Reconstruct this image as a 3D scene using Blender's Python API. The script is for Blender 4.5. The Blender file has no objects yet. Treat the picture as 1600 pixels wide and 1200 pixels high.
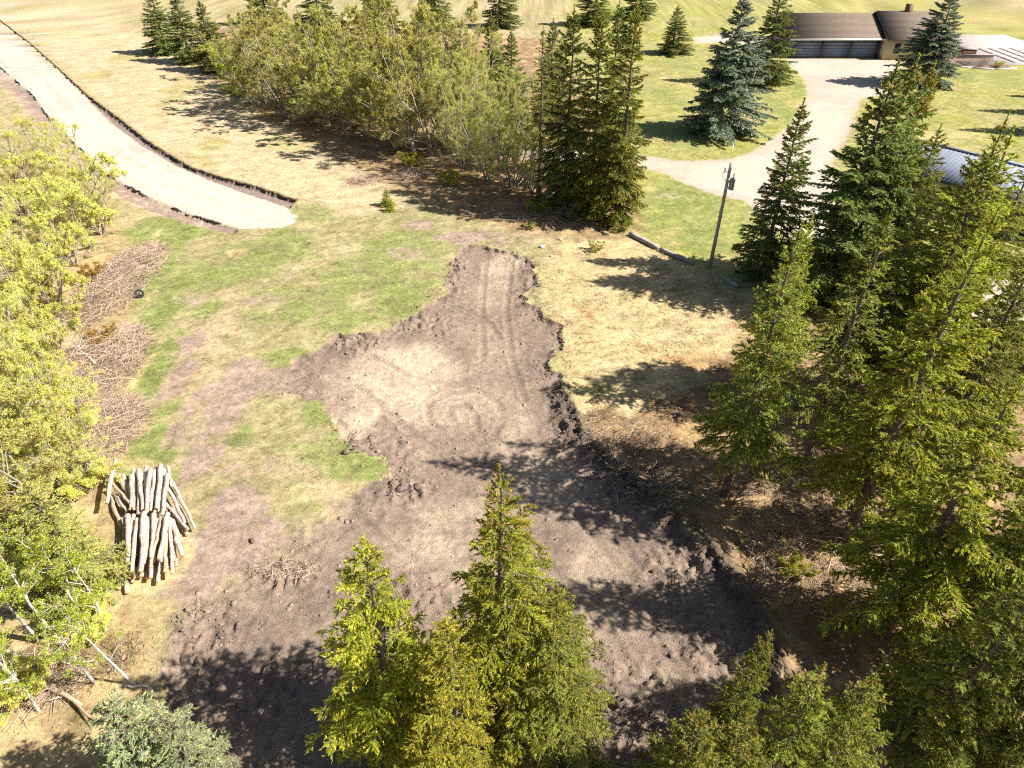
import bpy, math, random
import numpy as np
from mathutils import Vector, Matrix

# ------------------------------------------------------------------ camera, sky, sun, exposure
scene = bpy.context.scene
COL = scene.collection
CAM_H, CAM_PITCH, CAM_F = 27.0, math.radians(37.0), 1066.0     # metres, radians, focal length for a 1600 wide picture
cam_data = bpy.data.cameras.new('camera')
cam_data.sensor_width = 36.0
cam_data.lens = CAM_F / 1600.0 * 36.0
cam_data.clip_start = 0.1
cam_data.clip_end = 6000.0
cam = bpy.data.objects.new('camera', cam_data)
cam.location = (0, 0, CAM_H)
cam.rotation_euler = (math.pi / 2 - CAM_PITCH, 0, 0)
COL.objects.link(cam)
scene.camera = cam

SUN_EL, SUN_AZ = math.radians(43.0), math.radians(-10.0)        # azimuth from +X
sun_dir = Vector((math.cos(SUN_EL) * math.cos(SUN_AZ), math.cos(SUN_EL) * math.sin(SUN_AZ), math.sin(SUN_EL)))
world = bpy.data.worlds.new('World')
scene.world = world
world.use_nodes = True
wn = world.node_tree
wn.nodes.clear()
sky = wn.nodes.new('ShaderNodeTexSky')
sky.sky_type = 'NISHITA'
sky.sun_disc = False
sky.sun_elevation = SUN_EL
sky.sun_rotation = math.radians(100.0)
bg = wn.nodes.new('ShaderNodeBackground')
bg.inputs['Strength'].default_value = 0.05
wo = wn.nodes.new('ShaderNodeOutputWorld')
wn.links.new(sky.outputs[0], bg.inputs[0])
wn.links.new(bg.outputs[0], wo.inputs[0])
sl = bpy.data.lights.new('sun', 'SUN')
sl.energy = 5.0
sl.angle = math.radians(0.53)
sl.color = (1.0, 0.95, 0.87)
so = bpy.data.objects.new('sun', sl)
so.rotation_euler = (-sun_dir).to_track_quat('-Z', 'Y').to_euler()
so.location = (60, -10, 60)
COL.objects.link(so)
scene.view_settings.view_transform = 'Standard'
scene.view_settings.look = 'None'
scene.view_settings.gamma = 1.0
scene.view_settings.use_curve_mapping = False
scene.view_settings.exposure = 1.1
scene.cycles.use_denoising = False
scene.cycles.filter_width = 1.15
scene.cycles.max_bounces = 5
scene.cycles.diffuse_bounces = 3
scene.cycles.glossy_bounces = 2
scene.cycles.transmission_bounces = 3
scene.cycles.transparent_max_bounces = 4

# ------------------------------------------------------------------ helpers
SP, CP = math.sin(CAM_PITCH), math.cos(CAM_PITCH)
def at(px, py, z=0.0):
    """survey helper: the point at height z seen at this spot of the photograph"""
    u, v = px - 800.0, py - 600.0
    r = (u, CAM_F * CP - v * SP, -(CAM_F * SP + v * CP))
    t = (z - CAM_H) / r[2]
    return Vector((r[0] * t, r[1] * t, z))
def G(px, py): return at(px, py, 0.0)
def tip_height(base, tip_px):
    u, v = tip_px[0] - 800.0, tip_px[1] - 600.0
    r = (u, CAM_F * CP - v * SP, -(CAM_F * SP + v * CP))
    return CAM_H + r[2] * base.y / r[1]

_T = np.random.default_rng(11).random((256, 256))
def vnoise(x, y):
    xi = np.floor(x).astype(np.int64); yi = np.floor(y).astype(np.int64)
    fx, fy = x - xi, y - yi
    fx = fx * fx * (3 - 2 * fx); fy = fy * fy * (3 - 2 * fy)
    a = _T[xi & 255, yi & 255]; b = _T[(xi + 1) & 255, yi & 255]
    c = _T[xi & 255, (yi + 1) & 255]; d = _T[(xi + 1) & 255, (yi + 1) & 255]
    return (a * (1 - fx) + b * fx) * (1 - fy) + (c * (1 - fx) + d * fx) * fy
def fbm(x, y, s=1.0, o=4, seed=0):
    """about -1..1, feature size s metres"""
    r = np.zeros_like(x); a = 1.0; n = 0.0; f = 1.0 / s
    for k in range(o):
        c, si = math.cos(k * 1.3 + seed), math.sin(k * 1.3 + seed)
        r = r + a * (vnoise((x * c - y * si) * f + 31.7 * seed + 17 * k, (x * si + y * c) * f + 57.3 * seed + 9 * k) * 2 - 1)
        n += a; a *= 0.55; f *= 2.03
    return r / n * 1.6
def sstep(a, b, x):
    t = np.clip((x - a) / (b - a), 0, 1); return t * t * (3 - 2 * t)
def mixc(a, b, t): return a * (1 - t[:, None]) + np.asarray(b)[None, :] * t[:, None]
def poly_sd(x, y, pts, pad=4.0):
    """signed distance to a polygon (negative inside), only evaluated near it"""
    P = np.array([(p[0], p[1]) for p in pts]); out = np.full(x.shape, pad)
    m = (x > P[:, 0].min() - pad) & (x < P[:, 0].max() + pad) & (y > P[:, 1].min() - pad) & (y < P[:, 1].max() + pad)
    X, Y = x[m], y[m]; d = np.full(X.shape, 1e9); ins = np.zeros(X.shape, bool)
    for i in range(len(P)):
        a, b = P[i - 1], P[i]; e = b - a; wx, wy = X - a[0], Y - a[1]
        t = np.clip((wx * e[0] + wy * e[1]) / (e @ e + 1e-12), 0, 1)
        d = np.minimum(d, (wx - t * e[0]) ** 2 + (wy - t * e[1]) ** 2)
        c = (a[1] > Y) != (b[1] > Y)
        ins ^= c & (X < (b[0] - a[0]) * (Y - a[1]) / (b[1] - a[1] + 1e-12) + a[0])
    out[m] = np.where(ins, -1, 1) * np.sqrt(d); return out
def line_d(x, y, pts, pad=3.0):
    P = np.array([(p[0], p[1]) for p in pts]); out = np.full(x.shape, pad)
    m = (x > P[:, 0].min() - pad) & (x < P[:, 0].max() + pad) & (y > P[:, 1].min() - pad) & (y < P[:, 1].max() + pad)
    X, Y = x[m], y[m]; d = np.full(X.shape, 1e9)
    for i in range(1, len(P)):
        a, b = P[i - 1], P[i]; e = b - a; wx, wy = X - a[0], Y - a[1]
        t = np.clip((wx * e[0] + wy * e[1]) / (e @ e + 1e-12), 0, 1)
        d = np.minimum(d, (wx - t * e[0]) ** 2 + (wy - t * e[1]) ** 2)
    out[m] = np.sqrt(d); return out
def pxs(l): return [G(a, b) for a, b in l]

def make_mesh(name, V, F, C=None, smooth=False):
    """V (n,3), F (m,3|4), optional C (n,3) colours -> mesh"""
    V = np.ascontiguousarray(V, np.float32); F = np.ascontiguousarray(F, np.int32)
    me = bpy.data.meshes.new(name); k = F.shape[1]
    me.vertices.add(len(V)); me.vertices.foreach_set('co', V.ravel())
    me.loops.add(F.size); me.loops.foreach_set('vertex_index', F.ravel())
    me.polygons.add(len(F)); me.polygons.foreach_set('loop_start', np.arange(0, F.size, k, dtype=np.int32))
    if smooth: me.polygons.foreach_set('use_smooth', np.ones(len(F), bool))
    if C is not None:
        at_ = me.color_attributes.new('Col', 'FLOAT_COLOR', 'POINT')
        c4 = np.ones((len(V), 4), np.float32); c4[:, :3] = C
        at_.data.foreach_set('color', c4.ravel())
    me.update(calc_edges=True)
    return me
def obj(name, me, mat, parent=None, loc=None, rot=None):
    o = bpy.data.objects.new(name, me); COL.objects.link(o)
    if mat is not None:
        if not me.materials: me.materials.append(mat)
        elif me.materials[0] is not mat:
            o.material_slots[0].link = 'OBJECT'; o.material_slots[0].material = mat
    if parent: o.parent = parent
    if loc is not None: o.location = loc
    if rot is not None: o.rotation_euler = rot
    return o
def tag(o, label, cat, group=None, kind=None):
    o['label'] = label; o['category'] = cat
    if group: o['group'] = group
    if kind: o['kind'] = kind
    return o
def structure(o):
    o['kind'] = 'structure'; return o
def empty(name, loc, rz=0.0, scale=(1, 1, 1)):
    e = bpy.data.objects.new(name, None); COL.objects.link(e)
    e.empty_display_size = 0.3
    e.location = loc; e.rotation_euler = (0, 0, rz); e.scale = scale; return e
def tubes(P0, P1, r0, r1, k=4):
    P0 = np.asarray(P0, float); P1 = np.asarray(P1, float); n = len(P0)
    d = P1 - P0; d /= np.linalg.norm(d, axis=1, keepdims=True) + 1e-9
    ref = np.where(np.abs(d[:, 2:3]) > 0.9, np.array([[1.0, 0, 0]]), np.array([[0, 0, 1.0]]))
    a = np.cross(d, ref); a /= np.linalg.norm(a, axis=1, keepdims=True) + 1e-9
    b = np.cross(d, a)
    th = np.arange(k) * 2 * math.pi / k
    ring = a[:, None, :] * np.cos(th)[None, :, None] + b[:, None, :] * np.sin(th)[None, :, None]
    r0 = np.broadcast_to(np.asarray(r0, float), (n,)); r1 = np.broadcast_to(np.asarray(r1, float), (n,))
    V = np.concatenate([P0[:, None] + ring * r0[:, None, None], P1[:, None] + ring * r1[:, None, None]], 1)
    i = np.arange(k); j = (i + 1) % k
    f = np.stack([i, j, j + k, i + k], 1)
    F = (f[None] + (np.arange(n) * 2 * k)[:, None, None]).reshape(-1, 4)
    return V.reshape(-1, 3), F
def pipe(pts, rad, k=10, caps=True):
    """one continuous tube through pts; quads, ends closed by quads on a centre-collapsed ring"""
    pts = [Vector(p) for p in pts]; V = []; F = []
    if not hasattr(rad, '__len__'): rad = [rad] * len(pts)
    a = None
    for i, p in enumerate(pts):
        d = (pts[min(i + 1, len(pts) - 1)] - pts[max(i - 1, 0)]).normalized()
        if a is None: a = d.orthogonal().normalized()
        a = (a - d * a.dot(d)).normalized(); b = d.cross(a)
        for q in range(k):
            t = q * 2 * math.pi / k
            V.append(p + (a * math.cos(t) + b * math.sin(t)) * rad[i])
    for i in range(len(pts) - 1):
        for q in range(k):
            q2 = (q + 1) % k
            F.append((i * k + q, i * k + q2, (i + 1) * k + q2, (i + 1) * k + q))
    if caps:
        for i, flip in ((0, True), (len(pts) - 1, False)):
            c = len(V); V.append(pts[i])
            for q in range(0, k, 2):
                f = (c, i * k + q, i * k + (q + 1) % k, i * k + (q + 2) % k)
                F.append(tuple(reversed(f)) if flip else f)
    return np.array([tuple(v) for v in V]), np.array(F)
def cat(*parts):
    V = []; F = []; n = 0
    for v, f in parts:
        V.append(np.asarray(v, float)); F.append(np.asarray(f) + n); n += len(v)
    return np.concatenate(V), np.concatenate(F)
BOXF = np.array([(0, 3, 2, 1), (4, 5, 6, 7), (0, 1, 5, 4), (1, 2, 6, 5), (2, 3, 7, 6), (3, 0, 4, 7)])
def box(x0, x1, y0, y1, z0, z1):
    return np.array([(x0, y0, z0), (x1, y0, z0), (x1, y1, z0), (x0, y1, z0), (x0, y0, z1), (x1, y0, z1), (x1, y1, z1), (x0, y1, z1)], float), BOXF
def part(name, geo, mat, parent, smooth=False):
    return obj(name, make_mesh(name, geo[0], geo[1], None, smooth), mat, parent)

# ------------------------------------------------------------------ materials
def new_mat(name):
    m = bpy.data.materials.new(name); m.use_nodes = True
    nt = m.node_tree; b = nt.nodes['Principled BSDF']; return m, nt, b
def plain(name, c, rough=0.8, var=0.25, scale=6.0, bump=0.3, metal=0.0, c2=None, stretch=(1, 1, 1), spec=0.3):
    m, nt, b = new_mat(name); N, L = nt.nodes, nt.links
    tc = N.new('ShaderNodeTexCoord'); mp = N.new('ShaderNodeMapping'); mp.inputs['Scale'].default_value = stretch
    no = N.new('ShaderNodeTexNoise'); no.inputs['Scale'].default_value = scale; no.inputs['Detail'].default_value = 6
    L.new(tc.outputs['Object'], mp.inputs[0]); L.new(mp.outputs[0], no.inputs[0])
    cr = N.new('ShaderNodeValToRGB')
    d = c2 if c2 else tuple(v * (1 - var) for v in c); e = c if c2 else tuple(min(1, v * (1 + var)) for v in c)
    cr.color_ramp.elements[0].color = (*d, 1); cr.color_ramp.elements[1].color = (*e, 1)
    cr.color_ramp.elements[0].position = 0.33; cr.color_ramp.elements[1].position = 0.67
    L.new(no.outputs[0], cr.inputs[0]); L.new(cr.outputs[0], b.inputs['Base Color'])
    b.inputs['Roughness'].default_value = rough; b.inputs['Metallic'].default_value = metal
    b.inputs['Specular IOR Level'].default_value = spec
    if bump:
        bu = N.new('ShaderNodeBump'); bu.inputs['Strength'].default_value = bump; bu.inputs['Distance'].default_value = 0.03
        L.new(no.outputs[0], bu.inputs['Height']); L.new(bu.outputs[0], b.inputs['Normal'])
    return m
def foliage(name, tint=(1, 1, 1), transl=0.3, rough=0.55, hue=0.03, val=(1.1, 1.55)):
    m, nt, b = new_mat(name); N, L = nt.nodes, nt.links
    a = N.new('ShaderNodeAttribute'); a.attribute_name = 'Col'
    mx = N.new('ShaderNodeMix'); mx.data_type = 'RGBA'; mx.blend_type = 'MULTIPLY'; mx.inputs[0].default_value = 1.0
    L.new(a.outputs['Color'], mx.inputs[6]); mx.inputs[7].default_value = (*tint, 1)
    oi = N.new('ShaderNodeObjectInfo'); hs = N.new('ShaderNodeHueSaturation')
    mr = N.new('ShaderNodeMapRange'); mr.inputs[3].default_value = val[0]; mr.inputs[4].default_value = val[1]
    L.new(oi.outputs['Random'], mr.inputs[0]); L.new(mr.outputs[0], hs.inputs['Value'])
    mh = N.new('ShaderNodeMapRange'); mh.inputs[3].default_value = 0.5 - hue * 0.3; mh.inputs[4].default_value = 0.5 + hue * 0.3
    L.new(oi.outputs['Random'], mh.inputs[0]); L.new(mh.outputs[0], hs.inputs['Hue'])
    L.new(mx.outputs[2], hs.inputs['Color']); L.new(hs.outputs[0], b.inputs['Base Color'])
    b.inputs['Roughness'].default_value = rough; b.inputs['Specular IOR Level'].default_value = 0.25
    tr = N.new('ShaderNodeBsdfTranslucent'); L.new(hs.outputs[0], tr.inputs[0])
    ms = N.new('ShaderNodeMixShader'); ms.inputs[0].default_value = transl
    out = N['Material Output']
    L.new(b.outputs[0], ms.inputs[1]); L.new(tr.outputs[0], ms.inputs[2]); L.new(ms.outputs[0], out.inputs['Surface'])
    return m
def ground_material(name='ground_cover', bump=.6, amt=1.0):
    m, nt, b = new_mat(name); N, L = nt.nodes, nt.links
    a = N.new('ShaderNodeAttribute'); a.attribute_name = 'Col'
    ge = N.new('ShaderNodeNewGeometry')
    def noise(s, d, w=0.0):
        n = N.new('ShaderNodeTexNoise'); n.inputs['Scale'].default_value = s; n.inputs['Detail'].default_value = d
        n.inputs['Roughness'].default_value = 0.65; n.inputs['Distortion'].default_value = w
        L.new(ge.outputs['Position'], n.inputs[0]); return n
    n1, n2, n3 = noise(3.1, 8, 0.6), noise(0.7, 5), noise(16.0, 4)
    def mapr(n, lo, hi, a0=0.3, a1=0.7):
        r = N.new('ShaderNodeMapRange'); r.inputs[1].default_value = a0; r.inputs[2].default_value = a1
        r.inputs[3].default_value = lo; r.inputs[4].default_value = hi; L.new(n.outputs[0], r.inputs[0]); return r
    v1, v2, v3 = mapr(n1, 1 - .34 * amt, 1 + .34 * amt), mapr(n2, 1 - .12 * amt, 1 + .12 * amt), mapr(n3, 1 - .30 * amt, 1 + .30 * amt)
    m1 = N.new('ShaderNodeMath'); m1.operation = 'MULTIPLY'; L.new(v1.outputs[0], m1.inputs[0]); L.new(v2.outputs[0], m1.inputs[1])
    m2 = N.new('ShaderNodeMath'); m2.operation = 'MULTIPLY'; L.new(m1.outputs[0], m2.inputs[0]); L.new(v3.outputs[0], m2.inputs[1])
    mx = N.new('ShaderNodeMix'); mx.data_type = 'RGBA'; mx.blend_type = 'MULTIPLY'; mx.inputs[0].default_value = 1
    L.new(a.outputs['Color'], mx.inputs[6]); L.new(m2.outputs[0], mx.inputs[7]); L.new(mx.outputs[2], b.inputs['Base Color'])
    b.inputs['Roughness'].default_value = 0.95; b.inputs['Specular IOR Level'].default_value = 0.1
    bu = N.new('ShaderNodeBump'); bu.inputs['Strength'].default_value = bump; bu.inputs['Distance'].default_value = 0.09
    ad = N.new('ShaderNodeMath'); ad.operation = 'ADD'; L.new(n1.outputs[0], ad.inputs[0]); L.new(n3.outputs[0], ad.inputs[1])
    L.new(ad.outputs[0], bu.inputs['Height']); L.new(bu.outputs[0], b.inputs['Normal'])
    return m
M = {}
M['ground'] = ground_material()
M['soilground'] = ground_material('bare_soil', .85, .9)
M['gravelground'] = ground_material('gravel', .25, .45)
M['bark'] = plain('spruce_bark', (0.15, 0.115, 0.09), 0.95, 0.35, 9, 0.6, stretch=(1, 1, 0.25))
M['greybark'] = plain('grey_bark', (0.30, 0.27, 0.22), 0.9, 0.3, 7, 0.5, stretch=(1, 1, 0.3))
M['birch'] = plain('white_birch_bark', (0.72, 0.69, 0.62), 0.8, 0.2, 5, 0.3, c2=(0.3, 0.26, 0.22), stretch=(1, 1, 2.2))
M['needle'] = foliage('spruce_needles', (1.5, 1.42, 1.2), .45)
M['needle_yellow'] = foliage('yellowish_spruce_needles', (1.95, 1.85, 1.05), .47)
M['needle_fresh'] = foliage('fresh_spruce_needles', (2.1, 1.88, 1.05), .48)
M['needle_gold'] = foliage('golden_spruce_needles', (1.85, 1.55, 0.9), .42)
M['needle_blue'] = foliage('blue_spruce_needles', (1.25, 1.3, 4.0), 0.3)
M['needle_grey'] = foliage('grey_green_needles', (1.9, 1.65, 2.2), 0.35)
M['needle_dark'] = foliage('dark_spruce_needles', (1.12, 1.18, 1.45), .4)
M['needle_bluegrey'] = foliage('blue_grey_needles', (1.8, 1.8, 4.2), 0.35)
M['leaf'] = foliage('spring_leaves', (1.75, 1.6, 2.8), transl=0.45)
M['leaf_olive'] = foliage('olive_brown_buds', (1.85, 1.65, 2.8), transl=0.45)
M['leaf_fresh'] = foliage('fresh_pale_leaves', (1.9, 1.95, 2.4), transl=0.45)
M['leaf_yellow'] = foliage('yellow_spring_leaves', (2.6, 2.42, 4.6), transl=0.5)
M['leaf_bright'] = foliage('bright_green_leaves', (1.5, 1.36, 0.9), transl=0.45)
M['leaf_rust'] = foliage('rust_brown_leaves', (1.35, 0.75, 0.9), transl=0.3)
M['grass'] = foliage('grass_blades', transl=0.25, rough=0.7, hue=0.0, val=(1.0, 1.0))
M['twigs'] = foliage('dead_twigs', transl=0.0, rough=0.9, hue=0.0, val=(1.0, 1.0))
M['log'] = plain('pale_log_bark', (0.60, 0.52, 0.45), 0.85, 0.2, 4.0, 0.6, c2=(0.30, 0.22, 0.17), stretch=(3, 3, 0.9))
M['log2'] = plain('tan_log_bark', (0.48, 0.36, 0.265), 0.85, 0.2, 4.0, 0.4, c2=(0.34, 0.24, 0.17), stretch=(3, 3, 0.7))
M['log3'] = plain('pinkish_log_bark', (0.62, 0.53, 0.46), 0.85, 0.2, 3.0, 0.6, c2=(0.36, 0.26, 0.20), stretch=(3, 3, 1.4))
M['log4'] = plain('greyed_log_bark', (0.58, 0.51, 0.45), 0.85, 0.2, 5.0, 0.6, c2=(0.25, 0.19, 0.155), stretch=(3, 3, 1.2))
M['cut'] = plain('cut_wood', (0.55, 0.40, 0.26), 0.8, 0.15, 12, 0.1)
M['rubber'] = plain('tyre_rubber', (0.025, 0.025, 0.027), 0.8, 0.2, 8, 0.2)
M['pole'] = plain('weathered_pole', (0.42, 0.36, 0.31), 0.85, 0.25, 5, 0.3, stretch=(4, 4, 0.3))
M['steel'] = plain('grey_painted_steel', (0.30, 0.34, 0.38), 0.45, 0.08, 4, 0.0, metal=0.2)
M['black'] = plain('black_fitting', (0.03, 0.03, 0.035), 0.5, 0.1, 4, 0.0)
M['ceramic'] = plain('glazed_insulator', (0.35, 0.33, 0.31), 0.25, 0.1, 4, 0.0)
M['stone'] = plain('pale_stone', (0.55, 0.52, 0.48), 0.9, 0.2, 7, 0.5)
M['soil'] = plain('dark_soil', (0.17, 0.125, 0.105), 0.95, 0.4, 9, 0.8)
M['timber'] = plain('grey_timber', (0.33, 0.29, 0.26), 0.9, 0.25, 6, 0.4, stretch=(0.4, 3, 3))
M['roofmetal'] = plain('blue_grey_roof_metal', (0.27, 0.295, 0.36), 0.55, 0.08, 1.2, 0.03, metal=0.0)
M['trimdark'] = plain('dark_trim', (0.04, 0.04, 0.05), 0.5, 0.1, 3, 0.0)
M['beige'] = plain('beige_siding', (0.50, 0.43, 0.28), 0.8, 0.06, 3, 0.05)
M['bluegrey'] = plain('blue_grey_door_paint', (0.16, 0.19, 0.26), 0.5, 0.06, 2, 0.02)
M['glass'] = plain('dark_window_glass', (0.02, 0.025, 0.03), 0.08, 0.1, 2, 0.0, spec=0.6)
M['shingle'] = plain('brown_shingles', (0.17, 0.13, 0.10), 0.9, 0.25, 5, 0.4)
M['brownwood'] = plain('stained_brown_wood', (0.20, 0.10, 0.06), 0.7, 0.2, 5, 0.2)
M['concrete'] = plain('pinkish_paving', (0.45, 0.38, 0.34), 0.9, 0.12, 5, 0.2)
M['mulch'] = plain('bark_mulch', (0.20, 0.13, 0.10), 0.95, 0.4, 9, 0.7)
M['white'] = plain('white_paint', (0.80, 0.80, 0.78), 0.4, 0.03, 3, 0.0)
M['yellow'] = plain('yellow_paint', (0.75, 0.56, 0.03), 0.45, 0.08, 3, 0.0)
M['orange'] = plain('faded_orange_paint', (0.50, 0.16, 0.06), 0.6, 0.15, 4, 0.1)
M['drum'] = plain('blue_grey_drum', (0.20, 0.25, 0.29), 0.5, 0.15, 4, 0.1)

# ------------------------------------------------------------------ ground: one surveyed sheet, split into its surfaces
DIRT = pxs([(760, 388), (800, 395), (830, 408), (838, 430), (822, 460), (850, 485), (888, 510), (872, 550), (870, 590), (880, 640),
            (900, 680), (950, 730), (1000, 775), (1050, 815), (1105, 865), (1150, 930), (1190, 1000), (1190, 1060), (1165, 1133),
            (1120, 1230), (320, 1230), (255, 1140), (235, 1060), (248, 1000), (290, 960), (350, 930), (420, 880), (480, 830), (530, 785),
            (570, 758), (602, 737), (590, 722), (548, 708), (522, 672), (497, 642), (480, 620), (420, 606), (440, 575), (486, 556), (520, 527),
            (590, 517), (650, 492), (688, 458), (698, 430), (706, 402), (730, 386)])
ROAD_L = [(-260, -60), (-150, 10), (0, 105), (50, 148), (80, 190), (120, 228), (165, 270), (200, 292), (250, 317), (300, 337), (370, 357), (440, 360)]
ROAD_R = [(466, 346), (455, 326), (400, 308), (330, 283), (270, 257), (220, 227), (170, 190), (130, 150), (90, 110), (36, 66), (-40, 15), (-110, -60)]
ROAD = pxs(ROAD_L + ROAD_R)
LIP_R = [(460, 314), (400, 293), (350, 280), (300, 264), (240, 229), (190, 190), (135, 149), (90, 107), (44, 66), (-30, 10), (-95, -60)]
VERGE_R = pxs(ROAD_R[1:] + LIP_R[::-1])
VERGE_L = pxs([(-150, 10), (0, 105), (50, 148), (80, 190), (120, 228), (165, 270), (200, 292), (250, 317), (300, 337), (370, 357), (366, 366), (300, 351),
               (240, 331), (190, 310), (155, 285), (105, 240), (60, 205), (30, 160), (-10, 122), (-150, 30)])
DRIVE = pxs([(700, 225), (860, 232), (960, 240), (1005, 243), (1080, 252), (1140, 248), (1170, 240), (1225, 205), (1258, 165), (1262, 145), (1256, 125), (1236, 103),
             (1226, 88), (1200, 74), (1140, 66), (1085, 68), (1085, 58), (1150, 52), (1238, 62), (1240, 90), (1372, 92), (1412, 97), (1398, 145), (1345, 155), (1326, 210), (1300, 255), (1330, 320), (1400, 370),
             (1700, 470), (1700, 600), (1480, 520), (1400, 500), (1300, 430), (1240, 375), (1160, 312), (1100, 300), (1050, 276), (1005, 262), (860, 250), (700, 242)])
LAWN_R = pxs([(985, 368), (1085, 415), (1160, 452), (1240, 440), (1700, 420), (2100, 300), (1800, 40), (1250, -20), (900, -20), (860, 100), (960, 330)])
DRYFIELD = pxs([(840, 420), (880, 380), (980, 370), (1085, 415), (1200, 470), (1220, 560), (1150, 640), (1120, 720), (1000, 740), (900, 660), (875, 560)])
LITTER_R = pxs([(1090, 600), (1200, 470), (1420, 420), (1700, 520), (2000, 900), (1900, 1300), (1180, 1300), (1200, 1000), (1130, 880), (1000, 760), (900, 660), (1000, 640)])
LITTER_T = pxs([(330, 110), (420, 190), (520, 240), (600, 290), (700, 330), (830, 370), (980, 372), (1000, 340), (960, 200), (850, 60), (300, 40)])
LITTER_L = pxs([(-200, 200), (110, 262), (172, 335), (203, 400), (203, 520), (190, 620), (182, 715), (172, 800), (200, 930), (240, 990), (235, 1080), (260, 1230), (-300, 1300), (-300, 400)])
TAN_MEADOW = pxs([(60, 66), (190, 188), (300, 262), (400, 292), (460, 312), (560, 330), (640, 320), (600, 270), (480, 210), (380, 150), (300, 95), (230, 60), (0, -60), (-80, -60)])
GREEN = [(250, 365, 70, 45, 1.0), (330, 430, 90, 45, .8), (420, 400, 120, 55, .85), (560, 420, 150, 65, .72), (620, 390, 90, 45, .7), (620, 460, 80, 40, .85), (470, 470, 120, 45, .7), (540, 500, 80, 25, .75),
         (235, 430, 36, 90, 1.15), (230, 520, 30, 90, 1.15), (228, 600, 28, 90, 1.15), (240, 680, 30, 70, 1.15), (265, 700, 20, 60, 1.1), (260, 470, 30, 60, 1), (380, 680, 30, 25, .95), (500, 650, 45, 40, .9), (520, 700, 80, 50, .7), (450, 700, 70, 40, .5), (560, 730, 60, 25, .9), (430, 770, 80, 50, .45),
         (470, 800, 60, 25, .5), (480, 335, 60, 22, .55), (330, 350, 90, 25, .8), (330, 480, 40, 30, .9), (440, 560, 50, 20, .85), (280, 740, 25, 30, .7), (1080, 320, 110, 60, .95), (1100, 370, 80, 40, .95), (1060, 210, 80, 30, .8), (1040, 150, 40, 30, .7),
         (1240, 190, 25, 60, .8), (1240, 130, 20, 40, .8), (1490, 115, 40, 15, .9), (1420, 180, 40, 30, .6), (1570, 120, 60, 30, .6), (1060, 100, 40, 15, .6), (880, 590, 40, 30, .5), (920, 610, 60, 15, .7), (870, 430, 40, 20, .5), (640, 350, 80, 20, .35)]
WORN = [(410, 600, 85, 38, 1), (390, 570, 50, 18, .8), (350, 850, 80, 80, 1), (420, 840, 60, 50, .75), (300, 920, 60, 40, .8), (330, 700, 24, 80, .75), (278, 600, 30, 60, 1), (285, 660, 20, 55, .9), (300, 540, 42, 40, .8), (310, 720, 25, 60, .8), (345, 800, 55, 70, 1), (310, 860, 60, 60, .95), (380, 870, 60, 45, .8), (350, 620, 70, 45, .95), (300, 660, 30, 60, .5), (440, 610, 50, 25, .95), (400, 730, 50, 30, .55),
        (400, 470, 60, 20, .55), (460, 430, 40, 14, .5), (300, 470, 40, 22, .5), (640, 395, 40, 14, .6), (740, 372, 60, 16, .95), (660, 352, 40, 10, .8), (800, 372, 60, 14, .5), (430, 900, 50, 20, .7), (400, 800, 30, 40, .5), (470, 740, 40, 20, .45), (640, 280, 50, 12, .7), (560, 283, 40, 9, .7),
        (700, 300, 60, 14, .5), (1040, 305, 50, 9, .4)]
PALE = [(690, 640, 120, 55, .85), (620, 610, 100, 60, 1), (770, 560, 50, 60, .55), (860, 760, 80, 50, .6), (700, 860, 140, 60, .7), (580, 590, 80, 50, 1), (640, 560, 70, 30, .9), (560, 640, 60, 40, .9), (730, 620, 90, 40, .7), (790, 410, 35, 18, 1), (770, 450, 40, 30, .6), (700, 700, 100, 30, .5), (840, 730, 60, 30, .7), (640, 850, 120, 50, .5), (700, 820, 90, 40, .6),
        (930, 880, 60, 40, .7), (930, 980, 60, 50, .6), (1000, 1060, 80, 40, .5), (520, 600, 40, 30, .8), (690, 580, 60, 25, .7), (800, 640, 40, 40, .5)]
CHURN = [(430, 900, 90, 40, .9), (340, 980, 90, 50, .8), (300, 1060, 80, 70, .9), (430, 1060, 110, 80, .9), (640, 760, 50, 35, 1), (640, 700, 60, 30, .5), (560, 690, 40, 25, .8), (660, 930, 80, 50, .7), (980, 1070, 120, 80, .9), (1100, 1000, 70, 100, .9),
         (1050, 890, 70, 60, .9), (960, 770, 70, 60, .8), (890, 690, 40, 60, .8), (860, 1000, 60, 100, .6), (700, 420, 25, 50, .9), (660, 500, 50, 20, .9), (560, 535, 60, 18, .8), (830, 430, 25, 30, .8), (720, 1080, 200, 80, .8)]
SOFT = [(300, 950, 60, 60, 1), (380, 900, 70, 45, 1), (450, 850, 60, 45, 1), (510, 800, 50, 35, .9), (250, 1010, 40, 50, .8), (430, 600, 60, 30, 1), (490, 560, 30, 20, .6)]
STRAW = [(235, 905, 45, 40, 1), (285, 870, 22, 40, .8), (250, 950, 40, 25, .8), (212, 400, 10, 40, .7), (198, 610, 9, 90, .7), (215, 725, 35, 10, .7), (370, 395, 14, 6, .8), (480, 350, 18, 8, .9)]
RUTS = [[G(*l).lerp(G(*q), t) for l, q in zip(ROAD_L, ROAD_R[::-1])] for t in (.30, .70)]
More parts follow.
